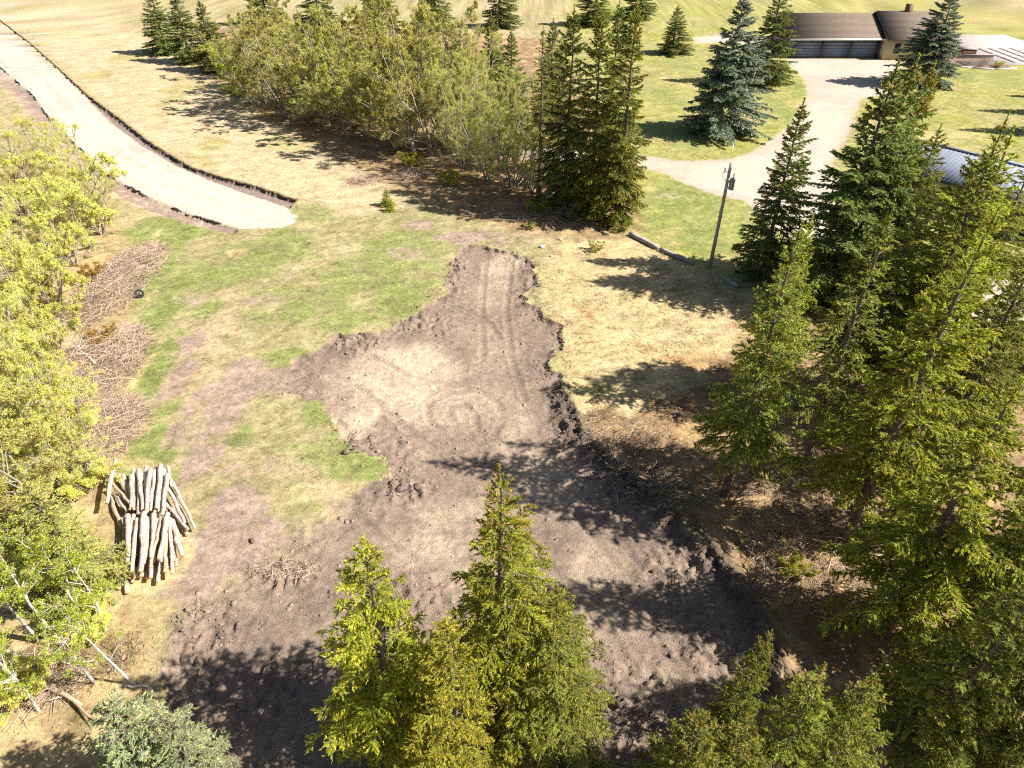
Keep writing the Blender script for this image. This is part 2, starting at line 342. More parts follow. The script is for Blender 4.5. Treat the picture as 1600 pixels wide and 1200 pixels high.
TRACKS = [[(690, 672), (668, 650), (668, 628), (700, 610), (745, 606), (778, 625), (785, 650), (770, 680), (720, 700), (680, 705)],
          [(712, 660), (700, 645), (706, 630), (725, 628), (742, 645), (744, 668)],
          [(730, 480), (765, 500), (780, 525)], [(560, 540), (640, 585), (720, 600), (770, 615)], [(760, 400), (752, 470), (755, 560)], [(800, 405), (790, 480), (800, 560), (820, 620)],
          [(480, 560), (560, 600), (640, 670), (690, 705)], [(700, 900), (600, 840), (560, 800)], [(900, 800), (980, 900), (1080, 1040)], [(930, 790), (1010, 890), (1110, 1030)], [(860, 880), (960, 1000), (1040, 1120)], [(830, 900), (930, 1020), (1000, 1120)],
          [(985, 900), (1060, 1000), (1130, 1110)], [(600, 900), (700, 870), (800, 860)], [(610, 800), (700, 830), (790, 820)]]
TRACKS = [pxs(t) for t in TRACKS]
BANK = pxs([(876, 610), (890, 655), (925, 700), (965, 738), (1010, 776), (1060, 815), (1110, 860), (1155, 925), (1198, 1000), (1200, 1070)])
SMALL_LIP = pxs([(700, 395), (735, 380), (770, 382), (810, 390), (842, 415), (846, 435), (832, 460), (860, 482), (895, 508)])

def blobs(x, y, lst, seed):
    f = np.zeros_like(x)
    wob = fbm(x, y, 2.2, 4, seed) * 0.55
    for px, py, rx, ry, w in lst:
        c = G(px, py); ex = abs(G(px + rx, py).x - c.x); ey = abs(G(px, py - ry).y - G(px, py + ry).y) / 2
        m = (np.abs(x - c.x) < ex * 2.0) & (np.abs(y - c.y) < ey * 2.0)
        d = np.sqrt(((x[m] - c.x) / ex) ** 2 + ((y[m] - c.y) / ey) ** 2)
        f[m] = np.maximum(f[m], w * (1 - sstep(0.35, 1.25, d + wob[m] * 0.8)))
    return f
def survey(x, y):
    """ground cover at every point: surface class, height, colour"""
    n1, n2, n3 = fbm(x, y, 1.1, 4, 1), fbm(x, y, 6.0, 4, 2), fbm(x, y, 0.45, 3, 3)
    jag = n1 * 0.34 + n3 * 0.20 + fbm(x, y, 3.2, 2, 15) * 0.45
    dirt = poly_sd(x, y, DIRT) + jag
    e_ = G(455, 345); road = poly_sd(x, y, ROAD) + n3 * 0.10 + n1 * 0.10 + np.exp(-((x - e_.x) ** 2 + (y - e_.y) ** 2) / 9) * fbm(x, y, 1.0, 4, 25) * 1.1
    vr = poly_sd(x, y, VERGE_R) + n3 * 0.16; vl = poly_sd(x, y, VERGE_L) + n3 * 0.15
    drv = poly_sd(x, y, DRIVE) + n1 * 0.35
    litr = poly_sd(x, y, LITTER_R) + n1 * 0.8; litt = poly_sd(x, y, LITTER_T) + n1 * 1.2; litl = poly_sd(x, y, LITTER_L) + n1 * 0.6
    lawn = poly_sd(x, y, LAWN_R) + n1 * 0.4; dry = poly_sd(x, y, DRYFIELD) + n1 * 0.5; tan = poly_sd(x, y, TAN_MEADOW) + n2 * 1.0
    g = blobs(x, y, GREEN, 4); w = blobs(x, y, WORN, 5); p = blobs(x, y, PALE, 6)
    stre = fbm(x * 0.35 + y * 0.2, y * 1.6 - x * 0.6, 0.9, 3, 7)
    # colours (dry land)
    c = np.tile(np.array([0.315, 0.272, 0.135]), (len(x), 1))
    c = mixc(c, (0.43, 0.325, 0.19), sstep(-0.2, 0.7, n2 + stre * 0.5) * 0.8)
    c = mixc(c, (0.49, 0.385, 0.235), (1 - sstep(-1.5, 1.5, tan)) * 0.85)
    c = mixc(c, (0.30, 0.275, 0.075), (1 - sstep(-1, 1, tan)) * sstep(0.25, 0.8, n2) * 0.6)
    c = mixc(c, (0.52, 0.395, 0.21), (1 - sstep(-0.8, 0.8, dry)) * (0.75 + 0.25 * np.clip(stre, -1, 1)))
    c = mixc(c, (0.40, 0.23, 0.10), (1 - sstep(-0.8, 0.8, dry)) * sstep(0.3, 0.9, fbm(x, y, 3.0, 3, 12)) * 0.6)
    c = mixc(c, (0.27, 0.275, 0.06), (1 - sstep(-1, 1, lawn)) * (0.62 + 0.38 * np.clip(n2, -1, 1)))
    c = mixc(c, (0.42, 0.33, 0.15), (1 - sstep(-1, 1, lawn)) * sstep(0.2, 0.9, fbm(x, y, 5.0, 3, 13)) * 0.7)
    c = mixc(c, (0.205, 0.235, 0.07), np.clip(g * 0.45 + 1.1 * sstep(.35, 1.0, g + .35 * n1 + .30 * n3) * g, 0, 1) * .92)
    c = mixc(c, (0.34, 0.25, 0.17), sstep(.35, .95, n1 * .7 + n3 * .6 + n2 * .3) * .32)
    c = mixc(c, (0.31, 0.225, 0.175), sstep(.25, .8, w + .40 * n1 + .35 * n3) * np.clip(w * 1.4, 0, 1))
    lit = np.clip(np.maximum.reduce([1 - sstep(-1, 1, litr), 1 - sstep(-1.5, 1.5, litt), 1 - sstep(-0.8, 0.8, litl)]), 0, 1)
    c = mixc(c, (0.27, 0.175, 0.095), lit * 0.9)
    c = mixc(c, (0.45, 0.345, 0.18), (1 - sstep(-0.8, 0.8, litl)) * np.clip(.75 + .5 * n1, 0, 1))
    c = mixc(c, (0.50, 0.375, 0.185), np.clip(blobs(x, y, STRAW, 19) * (1 + .5 * n1), 0, 1))
    c = mixc(c, (0.42, 0.29, 0.14), lit * sstep(0.0, 0.7, n1) * 0.7)
    c = mixc(c, (0.12, 0.10, 0.04), lit * sstep(0.35, 0.9, -n2 + n1 * 0.4) * 0.6)
    c = c * np.clip(1 + .20 * n3 + .14 * n1 + .10 * np.clip(stre, -1, 1), .55, 1.5)[:, None]
    # bare soil
    sf = blobs(x, y, SOFT, 23); dirt_s = dirt + sf * fbm(x, y, .9, 4, 24) * .9
    dm = 1 - sstep(-0.06 - 1.3 * sf, 0.06 + 1.3 * sf, dirt_s)
    dc = np.tile(np.array([0.262, 0.196, 0.147]), (len(x), 1))
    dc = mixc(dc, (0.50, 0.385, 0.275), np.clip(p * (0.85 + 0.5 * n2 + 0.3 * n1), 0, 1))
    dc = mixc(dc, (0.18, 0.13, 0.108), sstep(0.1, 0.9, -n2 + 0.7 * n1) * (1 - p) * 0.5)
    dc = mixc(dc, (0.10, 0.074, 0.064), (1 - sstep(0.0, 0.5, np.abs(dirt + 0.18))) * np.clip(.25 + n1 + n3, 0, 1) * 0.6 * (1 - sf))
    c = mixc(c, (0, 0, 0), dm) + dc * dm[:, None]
    # heights
    z = fbm(x, y, 9.0, 3, 8) * 0.06 + n1 * 0.015
    z = z - 0.24 * (1 - sstep(-0.30 - 2.2 * sf, 0.02 + .4 * sf, dirt)) + dm * (n1 * 0.035 + n3 * 0.025)
    rough = dm * (1 - sstep(0.3, 1.8, -dirt))
    ch = blobs(x, y, CHURN, 16) * dm; rid = 1 - np.abs(fbm(x, y, .55, 3, 17)); rid2 = 1 - np.abs(fbm(x, y, 1.3, 2, 18))
    z = z + ch * (np.clip(rid - .45, 0, 1) * .50 + np.clip(rid2 - .5, 0, 1) * .30 - .06)
    c = mixc(c, (0.20, 0.145, 0.12), ch * sstep(.1, .7, .7 - rid) * .7)
    z = z + rough * np.maximum(0, n3 + 0.3 * n1) * 0.09
    td = np.full(x.shape, 3.0)
    for t in TRACKS:
        a = line_d(x, y, t); td = np.minimum(td, a)
    tr = (1 - sstep(0.14, 0.26, td)) * dm * sstep(-0.5, 0.3, n1 + 0.5)
    z = z - 0.045 * tr + 0.03 * (1 - sstep(0.0, 0.16, np.abs(td - 0.36))) * dm
    c = mixc(c, (0.17, 0.12, 0.10), tr * 0.26)
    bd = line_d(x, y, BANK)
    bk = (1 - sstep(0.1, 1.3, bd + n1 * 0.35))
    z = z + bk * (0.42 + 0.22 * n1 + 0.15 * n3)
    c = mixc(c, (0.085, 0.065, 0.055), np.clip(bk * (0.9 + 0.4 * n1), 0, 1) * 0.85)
    ld = line_d(x, y, SMALL_LIP); lk = (1 - sstep(0.05, 0.50, ld + n1 * 0.25)) * np.clip(.45 + .9 * n1 + .8 * n2, 0, 1)
    z = z + lk * (0.16 + 0.12 * n3); c = mixc(c, (0.10, 0.075, 0.06), lk * 0.8)
    # gravel road with its verges
    gm = 1 - sstep(-0.10, 0.10, road)
    vrm = (1 - sstep(-0.05, 0.05, vr)) * (1 - gm); vlm = (1 - sstep(-0.05, 0.05, vl)) * (1 - gm)
    gc = np.tile(np.array([0.475, 0.42, 0.345]), (len(x), 1))
    gc = mixc(gc, (0.40, 0.345, 0.275), sstep(0.0, 0.9, n2 + .6 * n1) * 0.7)
    rut = np.minimum(line_d(x, y, RUTS[0]), line_d(x, y, RUTS[1])); gc = mixc(gc, (0.54, 0.485, 0.405), (1 - sstep(.2, .6, rut + .15 * n1)) * .6); gc = gc * (1 + 0.06 * n3)[:, None]
    c = mixc(c, (0.24, 0.18, 0.155), vrm); c = mixc(c, (0.30, 0.215, 0.17), vlm)
    c = mixc(c, (0.50, 0.40, 0.30), vlm * sstep(0.0, 0.6, n1) * 0.6)
    sod = (1 - sstep(0.0, 0.30, np.abs(vr - 0.05))) * (1 - gm) * (1 - sstep(0.4, 0.9, -poly_sd(x, y, ROAD)))
    c = mixc(c, (0.07, 0.05, 0.045), sod * sstep(0.55, 0.8, poly_sd(x, y, ROAD)) * 0.8)
    c = c * (1 - gm)[:, None] + gc * gm[:, None]
    z = z * (1 - np.maximum(gm, np.maximum(vrm, vlm))) + gm * (0.02 + n3 * 0.012)
    z = z - 0.24 * vrm - 0.22 * vlm + n3 * 0.03 * (vrm + vlm)
    rise = (1 - sstep(0.0, 1.6, vr)) * (1 - vrm) * (1 - gm) * (1 - vlm)
    z = z + 0.10 * rise * sstep(0.3, 0.6, poly_sd(x, y, ROAD))
    dmk = 1 - sstep(-0.4, 0.4, drv)
    dvc = np.tile(np.array([0.47, 0.40, 0.325]), (len(x), 1)); dvc = mixc(dvc, (0.39, 0.32, 0.255), sstep(0.0, 0.9, n2 + 0.5 * n1) * 0.6)
    dvc = mixc(dvc, (0.40, 0.32, 0.25), (1 - sstep(0.2, 1.6, np.abs(drv))) * 0.6)
    c = c * (1 - dmk)[:, None] + dvc * dmk[:, None]; z = z * (1 - dmk) - 0.04 * dmk
    cls = np.zeros(len(x), np.int8)
    cls[drv < 0] = 4; cls[dirt < 0] = 1; cls[(vr < 0) | (vl < 0)] = 3; cls[road < 0] = 2
    bare = np.maximum.reduce([dm, gm, vrm, vlm, dmk, lk * 0.8, bk * 0.7])
    return cls, z, np.clip(c, 0.01, 0.9), dict(g=g, w=w, lit=lit, dm=dm, bare=bare, dry=1 - sstep(-0.8, 0.8, dry), lawn=1 - sstep(-1, 1, lawn), tan=1 - sstep(-1, 1, tan), dirt=dirt, bk=bk, ch=ch)
def grow(a, s, f, lim):
    o = []
    while a < lim:
        s *= f; a += s; o.append(a)
    return o
xr = grow(75, .42, 1.25, 1600); yr = grow(150, .45, 1.25, 2500); yb = grow(-6, .16, 1.4, 400)
XS = np.array([-v for v in xr[::-1]] + list(np.arange(-75, -52, .42)) + list(np.arange(-52, -30, .24)) + list(np.arange(-30, -19, .18)) + list(np.arange(-19, 13.5, .12)) + list(np.arange(13.5, 30, .2)) + list(np.arange(30, 75.01, .42)) + xr)
YS = np.array([-v for v in yb[::-1]] + list(np.arange(6, 10, .2)) + list(np.arange(10, 58, .12)) + list(np.arange(58, 62, .2)) + list(np.arange(62, 92, .24)) + list(np.arange(92, 150.01, .40)) + yr)
XX, YY = np.meshgrid(XS, YS)
gx, gy = XX.ravel(), YY.ravel()
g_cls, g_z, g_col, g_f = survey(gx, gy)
nx, ny = len(XS), len(YS)
ii = (np.arange(ny - 1)[:, None] * nx + np.arange(nx - 1)[None, :]).ravel()
QF = np.stack([ii, ii + 1, ii + nx + 1, ii + nx], 1)
GV = np.stack([gx, gy, g_z], 1)
fcls = np.sort(g_cls[QF], axis=1)[:, 2]
for k, nm in ((0, 'ground'), (1, 'dirt_clearing'), (2, 'gravel_road'), (3, 'soil_verge'), (4, 'gravel_driveway')):
    f = QF[fcls == k]
    u, inv = np.unique(f, return_inverse=True)
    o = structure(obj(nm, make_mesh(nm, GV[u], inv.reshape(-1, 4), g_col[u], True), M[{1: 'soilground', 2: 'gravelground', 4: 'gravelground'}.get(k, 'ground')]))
def dense(pts, step):
    P = [Vector((p[0], p[1], 0)) for p in pts]; o = []
    for a, b in zip(P, P[1:]):
        n = max(1, int((b - a).length / step)); o += [a.lerp(b, i / n) for i in range(n)]
    return o + [P[-1]]
def cut_bank(name, pts, side, top, bottom, wob, top_colour, seed, step=.16, gaps=0.0):
    """ragged cut edge of turf: a torn vertical face with an overhanging lip of sod"""
    r = np.random.default_rng(seed); P = np.array([(p.x, p.y) for p in dense(pts, step)])
    for k in range(3): P[1:-1] = (P[:-2] + P[1:-1] * 2 + P[2:]) / 4
    t = np.gradient(P, axis=0); t /= np.linalg.norm(t, axis=1, keepdims=True); nrm = np.stack([-t[:, 1], t[:, 0]], 1) * side
    n = len(P); j = fbm(P[:, 0], P[:, 1], .5, 3, seed % 9) * wob + r.normal(0, wob * .3, n); lift = .05 * r.random(n) + .05 * np.maximum(0, fbm(P[:, 0], P[:, 1], .8, 2, 4))
    prof = [(.55, 0, top - .06), (.18, .6, top + .03), (0, 1, top), (-.06, 1.1, top - .10), (.02, .9, (top + bottom) / 2), (-.10, .7, bottom + .02), (-.30, .4, bottom - .05)]
    if gaps:
        m = np.clip(fbm(P[:, 0], P[:, 1], 2.5, 2, 3) + gaps, 0, 1)
    else: m = np.ones(n)
    V = []
    for d, w, z in prof:
        q = P + nrm * (d + w * j)[:, None]
        V.append(np.concatenate([q, (bottom + (z - bottom) * m + lift * m * (w > .55) * (z > bottom + .1))[:, None]], 1))
    k = len(prof); V = np.stack(V, 1).reshape(-1, 3)
    F = np.array([(i * k + a, i * k + a + 1, (i + 1) * k + a + 1, (i + 1) * k + a) for i in range(n - 1) for a in range(k - 1)])
    soilc = np.array([0.095, 0.066, 0.056]); turf = np.array(top_colour if top_colour else (0.36, 0.30, 0.15))
    C = np.tile(np.array([turf, turf * .8, soilc * 1.2, soilc, soilc, soilc, soilc * 2.4]), (n, 1)) * r.uniform(.75, 1.25, n * k)[:, None]
    return structure(obj(name, make_mesh(name, V, F, C), M['ground']))
cut_bank('sod_edge', pxs(LIP_R[:10]), -1, .09, -.22, .13, None, 71)
cut_bank('gravel_edge', pxs(ROAD_L[1:-1]), 1, .05, -.24, .10, (0.60, 0.54, 0.45), 72, gaps=.55)
def zground(x, y):
    _, z, _, _ = survey(np.array([float(x)]), np.array([float(y)])); return float(z[0])
def zgrid(x, y):
    i = np.clip(np.searchsorted(XS, x) - 1, 0, nx - 2); j = np.clip(np.searchsorted(YS, y) - 1, 0, ny - 2)
    fx = (x - XS[i]) / (XS[i + 1] - XS[i]); fy = (y - YS[j]) / (YS[j + 1] - YS[j]); Z = g_z.reshape(ny, nx)
    return (Z[j, i] * (1 - fx) + Z[j, i + 1] * fx) * (1 - fy) + (Z[j + 1, i] * (1 - fx) + Z[j + 1, i + 1] * fx) * fy
def on(p, dz=0.0):
    return Vector((p.x, p.y, float(zgrid(np.array([p.x]), np.array([p.y]))[0]) + dz))

# ------------------------------------------------------------------ grass and soil crumbs (uncountable)
def sample_fields(x, y):
    i = np.clip(np.searchsorted(XS, x), 0, nx - 1); j = np.clip(np.searchsorted(YS, y), 0, ny - 1); k = j * nx + i
    return k
def blades(name, n, region, keep, length, width, lean, wind, label, cat, seed, bright=(0.75, 1.3), colmul=(1, 1, 1)):
    r = np.random.default_rng(seed)
    x0, x1, y0, y1 = region
    x = r.uniform(x0, x1, n); y = r.uniform(y0, y1, n)
    k = sample_fields(x, y); pr = keep(k, x, y)
    m = r.random(n) < pr; x, y, k = x[m], y[m], k[m]; n = len(x)
    clump = np.clip(0.6 + 0.7 * fbm(x, y, 0.7, 3, 21), 0.25, 1.6)
    L = r.uniform(*length, n) * clump; W = r.uniform(*width, n)
    az = r.uniform(0, 2 * math.pi, n); tilt = r.uniform(*lean, n)
    flow = fbm(x, y, 5.0, 2, 22) * 1.5 + wind
    dx = np.cos(az) * np.sin(tilt) * 0.8 + np.cos(flow) * np.sin(tilt) * 0.9; dy = np.sin(az) * np.sin(tilt) * 0.8 + np.sin(flow) * np.sin(tilt) * 0.9
    d = np.stack([dx, dy, np.cos(tilt)], 1); d /= np.linalg.norm(d, axis=1, keepdims=True)
    p = np.stack([x, y, zgrid(x, y) - 0.01], 1)
    a2 = r.uniform(0, math.pi, n); s = np.stack([np.cos(a2), np.sin(a2), np.zeros(n)], 1) * W[:, None]
    mid = p + d * L[:, None] * 0.55; tip = p + d * L[:, None] - np.array([0, 0, 1]) * (L * 0.22 * np.sin(tilt))[:, None]
    V = np.stack([p - s, p + s, mid + s * 0.7, tip], 1).reshape(-1, 3)
    F = (np.arange(n) * 4)[:, None] + np.array([0, 1, 2, 3])[None]
    c = g_col[k] * r.uniform(*bright, n)[:, None] * np.asarray(colmul)[None]
    yel = r.random(n) < 0.18; c[yel] = c[yel] * 0.5 + np.array([0.42, 0.34, 0.16]) * 0.5
    C = np.repeat(np.clip(c, 0, 0.8), 4, 0)
    V[:, 2] = np.maximum(V[:, 2], -0.5)
    return tag(obj(name, make_mesh(name, V, F, C), M['grass']), label, cat, kind='stuff')
fg = g_f
blades('dry_grass', 60000, (0, 30, 24, 56), lambda k, x, y: np.clip(fg['dry'][k], 0, 1) * (1 - fg['bare'][k]), (0.16, 0.38), (0.008, 0.020), (0.5, 1.25), 2.6,
       'long dry straw coloured grass flattened in the field right of the dirt', 'dry grass', 31, (0.65, 1.3))
blades('meadow_grass', 110000, (-32, 8, 20, 66), lambda k, x, y: (1 - fg['bare'][k]) * (1 - 0.85 * fg['w'][k]) * (1 - 0.7 * fg['lit'][k]) * (1 - fg['dry'][k]), (0.05, 0.14), (0.008, 0.018), (0.2, 1.1), 3.6,
       'patchy short green and yellow grass left of the dirt clearing', 'grass', 32, (0.7, 1.25))
blades('tan_meadow_grass', 60000, (-75, 0, 52, 140), lambda k, x, y: (1 - fg['bare'][k]) * np.clip(fg['tan'][k], 0, 1), (0.10, 0.25), (0.02, 0.04), (0.4, 1.2), 2.8,
       'pale tan meadow grass between the gravel road and the tree row', 'grass', 33, (0.75, 1.2))
blades('forest_floor_litter', 50000, (4, 32, 10, 50), lambda k, x, y: (1 - fg['bare'][k]) * fg['lit'][k] * np.clip(0.5 + 0.7 * fbm(x, y, 2.0, 3, 5), 0, 1), (0.12, 0.45), (0.008, 0.02), (0.5, 1.3), 0.5,
       'brown dead grass and litter under the spruces on the right', 'litter', 34, (0.5, 1.35))
blades('undergrowth_litter', 36000, (-34, -8, 10, 60), lambda k, x, y: (1 - fg['bare'][k]) * fg['lit'][k], (0.12, 0.40), (0.008, 0.02), (0.5, 1.3), 1.5,
       'straw coloured undergrowth beneath the yellow trees on the left', 'undergrowth', 35, (0.6, 1.4), (1.2, 1.15, 1.0))
blades('grass_tufts', 160000, (-32, 8, 20, 66), lambda k, x, y: (1 - fg['bare'][k]) * (1 - fg['dry'][k]) * (1 - .6 * fg['w'][k]) * sstep(.35, .8, fbm(x, y, .55, 3, 28) + .35 * fg['g'][k]), (0.12, 0.26), (0.008, 0.018), (0.3, 1.0), 3.0,
       'taller tufts of grass and weeds dotted over the left meadow', 'grass tufts', 38, (0.6, 1.1), (.9, 1.0, .8))
blades('turf_fringe', 120000, (-17, 13, 14, 56), lambda k, x, y: np.exp(-((fg['dirt'][k] - .05) / .30) ** 2) * np.clip(.35 + fbm(x, y, .8, 3, 27), 0, 1), (0.08, 0.26), (0.008, 0.018), (0.5, 1.3), 2.0,
       'torn turf and straw fraying over the edge of the dirt', 'turf', 37, (0.9, 1.5), (1.25, 1.3, 0.95))
blades('lawn_grass', 40000, (5, 75, 46, 140), lambda k, x, y: (1 - fg['bare'][k]) * np.clip(fg['lawn'][k], 0, 1), (0.05, 0.12), (0.015, 0.03), (0.3, 1.1), 1.0,
       'mown yellow green lawn round the gravel driveway', 'lawn', 36, (0.8, 1.15))
def crumbs(name, n, region, keep, size, mat, label, cat, seed, cmul=1.0):
    r = np.random.default_rng(seed)
    x = r.uniform(region[0], region[1], n); y = r.uniform(region[2], region[3], n); k = sample_fields(x, y)
    m = r.random(n) < keep(k, x, y); x, y, k = x[m], y[m], k[m]; n = len(x)
    s = size[0] * (size[1] / size[0]) ** (r.random(n) ** 2.5)
    base = np.array([(1, 0, 0), (0, 1, 0), (-1, 0, 0), (0, -1, 0), (0, 0, .8), (.6, .6, .5), (-.6, .5, .5), (-.5, -.6, .55), (.6, -.6, .5)], float)
    off = base[None] * (1 + r.uniform(-.35, .35, (n, 9, 1))) + r.uniform(-.15, .15, (n, 9, 3))
    a = r.uniform(0, 6.28, n); ca, sa = np.cos(a), np.sin(a)
    o2 = np.stack([off[..., 0] * ca[:, None] - off[..., 1] * sa[:, None], (off[..., 0] * sa[:, None] + off[..., 1] * ca[:, None]) * r.uniform(.5, 1, n)[:, None], off[..., 2]], 2) * s[:, None, None]
    V = o2 + np.stack([x, y, zgrid(x, y) - s * 0.15], 1)[:, None]
    f = np.array([(0, 1, 5), (1, 2, 6), (2, 3, 7), (3, 0, 8), (5, 1, 4), (1, 6, 4), (6, 2, 4), (2, 7, 4), (7, 3, 4), (3, 8, 4), (8, 0, 4), (0, 5, 4)])
    F = (f[None] + (np.arange(n) * 9)[:, None, None]).reshape(-1, 3)
    C = np.repeat(np.clip(g_col[k] * r.uniform(.7, 1.15, n)[:, None] * cmul, 0, .8), 9, 0)
    return tag(obj(name, make_mesh(name, V.reshape(-1, 3), F, C), M['twigs']), label, cat, kind='stuff')
dd = fg['dirt']
edge = lambda k: np.exp(-((dd[k] + 0.5) / 0.7) ** 2)
crumbs('soil_clods', 90000, (-17, 13, 10, 56), lambda k, x, y: np.clip(edge(k) * 0.55 * np.clip(0.5 + fbm(x, y, 2.5, 3, 9), 0, 1) + 0.03 * fg['dm'][k] + 0.55 * fg['bk'][k] + 0.40 * fg['ch'][k] * np.clip(fbm(x, y, 1.2, 3, 14) + .15, 0, 1), 0, 1), (0.025, 0.17), None,
       'crumbs and clods of dark soil strewn over the bare dirt', 'soil clods', 41)

# ------------------------------------------------------------------ trees
def unit(v): return v / (np.linalg.norm(v, axis=-1, keepdims=True) + 1e-9)
def spruce_meshes(seed, h, R, cb, nbr, tl, tw, step, droop=0.35, dead=30, thin=1.0, top_cones=0.0, ragged=0.35, pw=0.72):
    """trunk and crown meshes of a spruce of height h and radius R: whorled drooping boughs, side twigs, needle tufts"""
    r = np.random.default_rng(seed)
    # trunk: gently wandering, tapered
    nz = 14; zz = np.linspace(0, h, nz); wob = np.cumsum(r.normal(0, .03, (nz, 2)), 0); wob -= wob[0]
    P = np.concatenate([wob, zz[:, None]], 1); r0 = 0.011 * h + 0.03
    rad = r0 * (1 - zz / h) ** 0.9 + 0.012; rad[0] *= 1.35
    tv, tf = pipe(P, list(rad), 9, False)
    def trunk_at(z):
        return np.stack([np.interp(z, zz, P[:, 0]), np.interp(z, zz, P[:, 1]), z], 1)
    t = np.sort(r.random(nbr)) ** 1.05
    z = h * (cb + (0.975 - cb) * t)
    az = np.arange(nbr) * 2.39996 + r.normal(0, .35, nbr)
    side = 1 + 0.22 * np.cos(az - r.uniform(0, 6.28))                 # crowns are lopsided
    prof = (1 - t) ** pw * (0.72 + 0.28 * sstep(0.0, 0.15, t))
    L = R * prof * (1 - ragged + ragged * 1.4 * r.random(nbr)) * side + 0.10 + 0.12 * (1 - t)
    el = np.radians(-6 + 48 * t ** 1.6 + r.normal(0, 7, nbr))
    B = trunk_at(z); H = np.stack([np.cos(az), np.sin(az), np.zeros(nbr)], 1)
    def bough(i, s):
        l = L[i]; up = np.sin(el[i]) * l * s - droop * (1 - t[i]) * l * s ** 1.6 + 0.22 * droop * l * s ** 3.5
        return B[i] + H[i] * (np.cos(el[i]) * l * s)[:, None] + np.array([0, 0, 1.0]) * up[:, None]
    # bough wood
    i = np.repeat(np.arange(nbr), 3); s0 = np.tile([0, .33, .66], nbr); s1 = s0 + .34
    wr = (0.010 + 0.013 * L)[i]
    bv, bf = tubes(bough(i, s0), bough(i, s1), wr * (1.05 - s0), wr * (1.05 - s1) + .002, 3)
    # dead snags below the crown
    dz = r.uniform(0.06 * h, max(cb, .14) * h * 1.25, dead); da = r.uniform(0, 6.28, dead); dl = r.uniform(.3, 1.3, dead) * R / 2.6
    d0 = trunk_at(dz); d1 = d0 + np.stack([np.cos(da) * dl, np.sin(da) * dl, -0.25 * dl + r.normal(0, .1, dead)], 1)
    dv, df = tubes(d0, d1, .013, .004, 3)
    # side twigs
    nt = np.maximum(3, (L / 0.070 * thin).astype(int)); bi = np.repeat(np.arange(nbr), nt); n = len(bi)
    s = r.uniform(0.10, 1.0, n) ** 0.75; sg = np.where(r.random(n) < .5, -1, 1)
    p = bough(bi, s); fwd = unit(bough(bi, np.minimum(s + .03, 1.05)) - p)
    lat = np.cross(fwd, np.array([0, 0, 1.0])); an = np.radians(r.uniform(32, 72, n))
    tdn = unit(fwd * np.cos(an)[:, None] + lat * (np.sin(an) * sg)[:, None] + np.array([0, 0, 1.0]) * r.normal(-.26, .12, n)[:, None])
    tlen = np.clip(0.36 * L[bi] + .10, .12, .95) * (1.08 - s * .78) * r.uniform(.6, 1.25, n)
    nk = np.maximum(2, (tlen / step).astype(int)); ti = np.repeat(np.arange(n), nk); m = len(ti)
    u = r.random(m); q = p[ti] + tdn[ti] * (tlen[ti] * u)[:, None]; q[:, 2] -= 0.22 * tlen[ti] * u ** 2
    dirs = tdn[ti]
    # needles straight on the boughs and the leader
    nb2 = np.maximum(4, (L / step * 0.7).astype(int)); b2 = np.repeat(np.arange(nbr), nb2); s2 = r.uniform(.15, 1.03, len(b2))
    q2 = bough(b2, s2); d2 = unit(bough(b2, s2 + .02) - q2)
    nl = 70; lz = h * r.uniform(.90, 1.012, nl); q3 = trunk_at(np.minimum(lz, h)); q3[:, 2] = lz
    a3 = r.uniform(0, 6.28, nl); d3 = np.stack([np.cos(a3) * .5, np.sin(a3) * .5, np.full(nl, .8)], 1)
    Q = np.concatenate([q, q2, q3]); D = np.concatenate([dirs, d2, d3]); T = np.concatenate([u, s2, np.ones(nl)]); m = len(Q)
    tt = np.concatenate([t[bi][ti], t[b2], np.ones(nl)])
    Q = Q + r.normal(0, .016, (m, 3))
    vs = []
    for rep in range(2):
        d = unit(D * .95 + r.normal(0, .38, (m, 3)) + np.array([0, 0, .15]))
        w = unit(np.cross(d, r.normal(0, 1, (m, 3)))) * (tw * r.uniform(.7, 1.3, m))[:, None]
        l = tl * r.uniform(.65, 1.35, m)
        a = Q - d * (l * .3)[:, None]
        vs.append(np.stack([a - w, a + w, Q + d * (l * .75)[:, None]], 1))
    V = np.concatenate(vs, 0).reshape(-1, 3); F = np.arange(len(V)).reshape(-1, 3)
    g = np.array([0.150, 0.176, 0.040])[None] * r.uniform(.6, 1.35, m)[:, None]
    bough_shade = r.uniform(.8, 1.2, nbr); allb = np.concatenate([bi[ti], b2, np.full(nl, nbr - 1)]); g = g * bough_shade[allb][:, None]
    new = (T > .72) & (r.random(m) < .55); g[new] = g[new] * .45 + np.array([0.34, 0.33, 0.05]) * .55
    old = r.random(m) < .05; g[old] = np.array([0.16, 0.11, 0.06])
    if top_cones:
        cn = (tt > .80) & (r.random(m) < top_cones); g[cn] = np.array([0.33, 0.17, 0.05]) * r.uniform(.7, 1.2, (cn.sum(), 1))
    C = np.repeat(np.concatenate([g, g]), 3, 0)
    trunk = make_mesh('trunk', *cat((tv, tf), (bv, bf), (dv, df)))
    return trunk, make_mesh('crown', V, F, C)
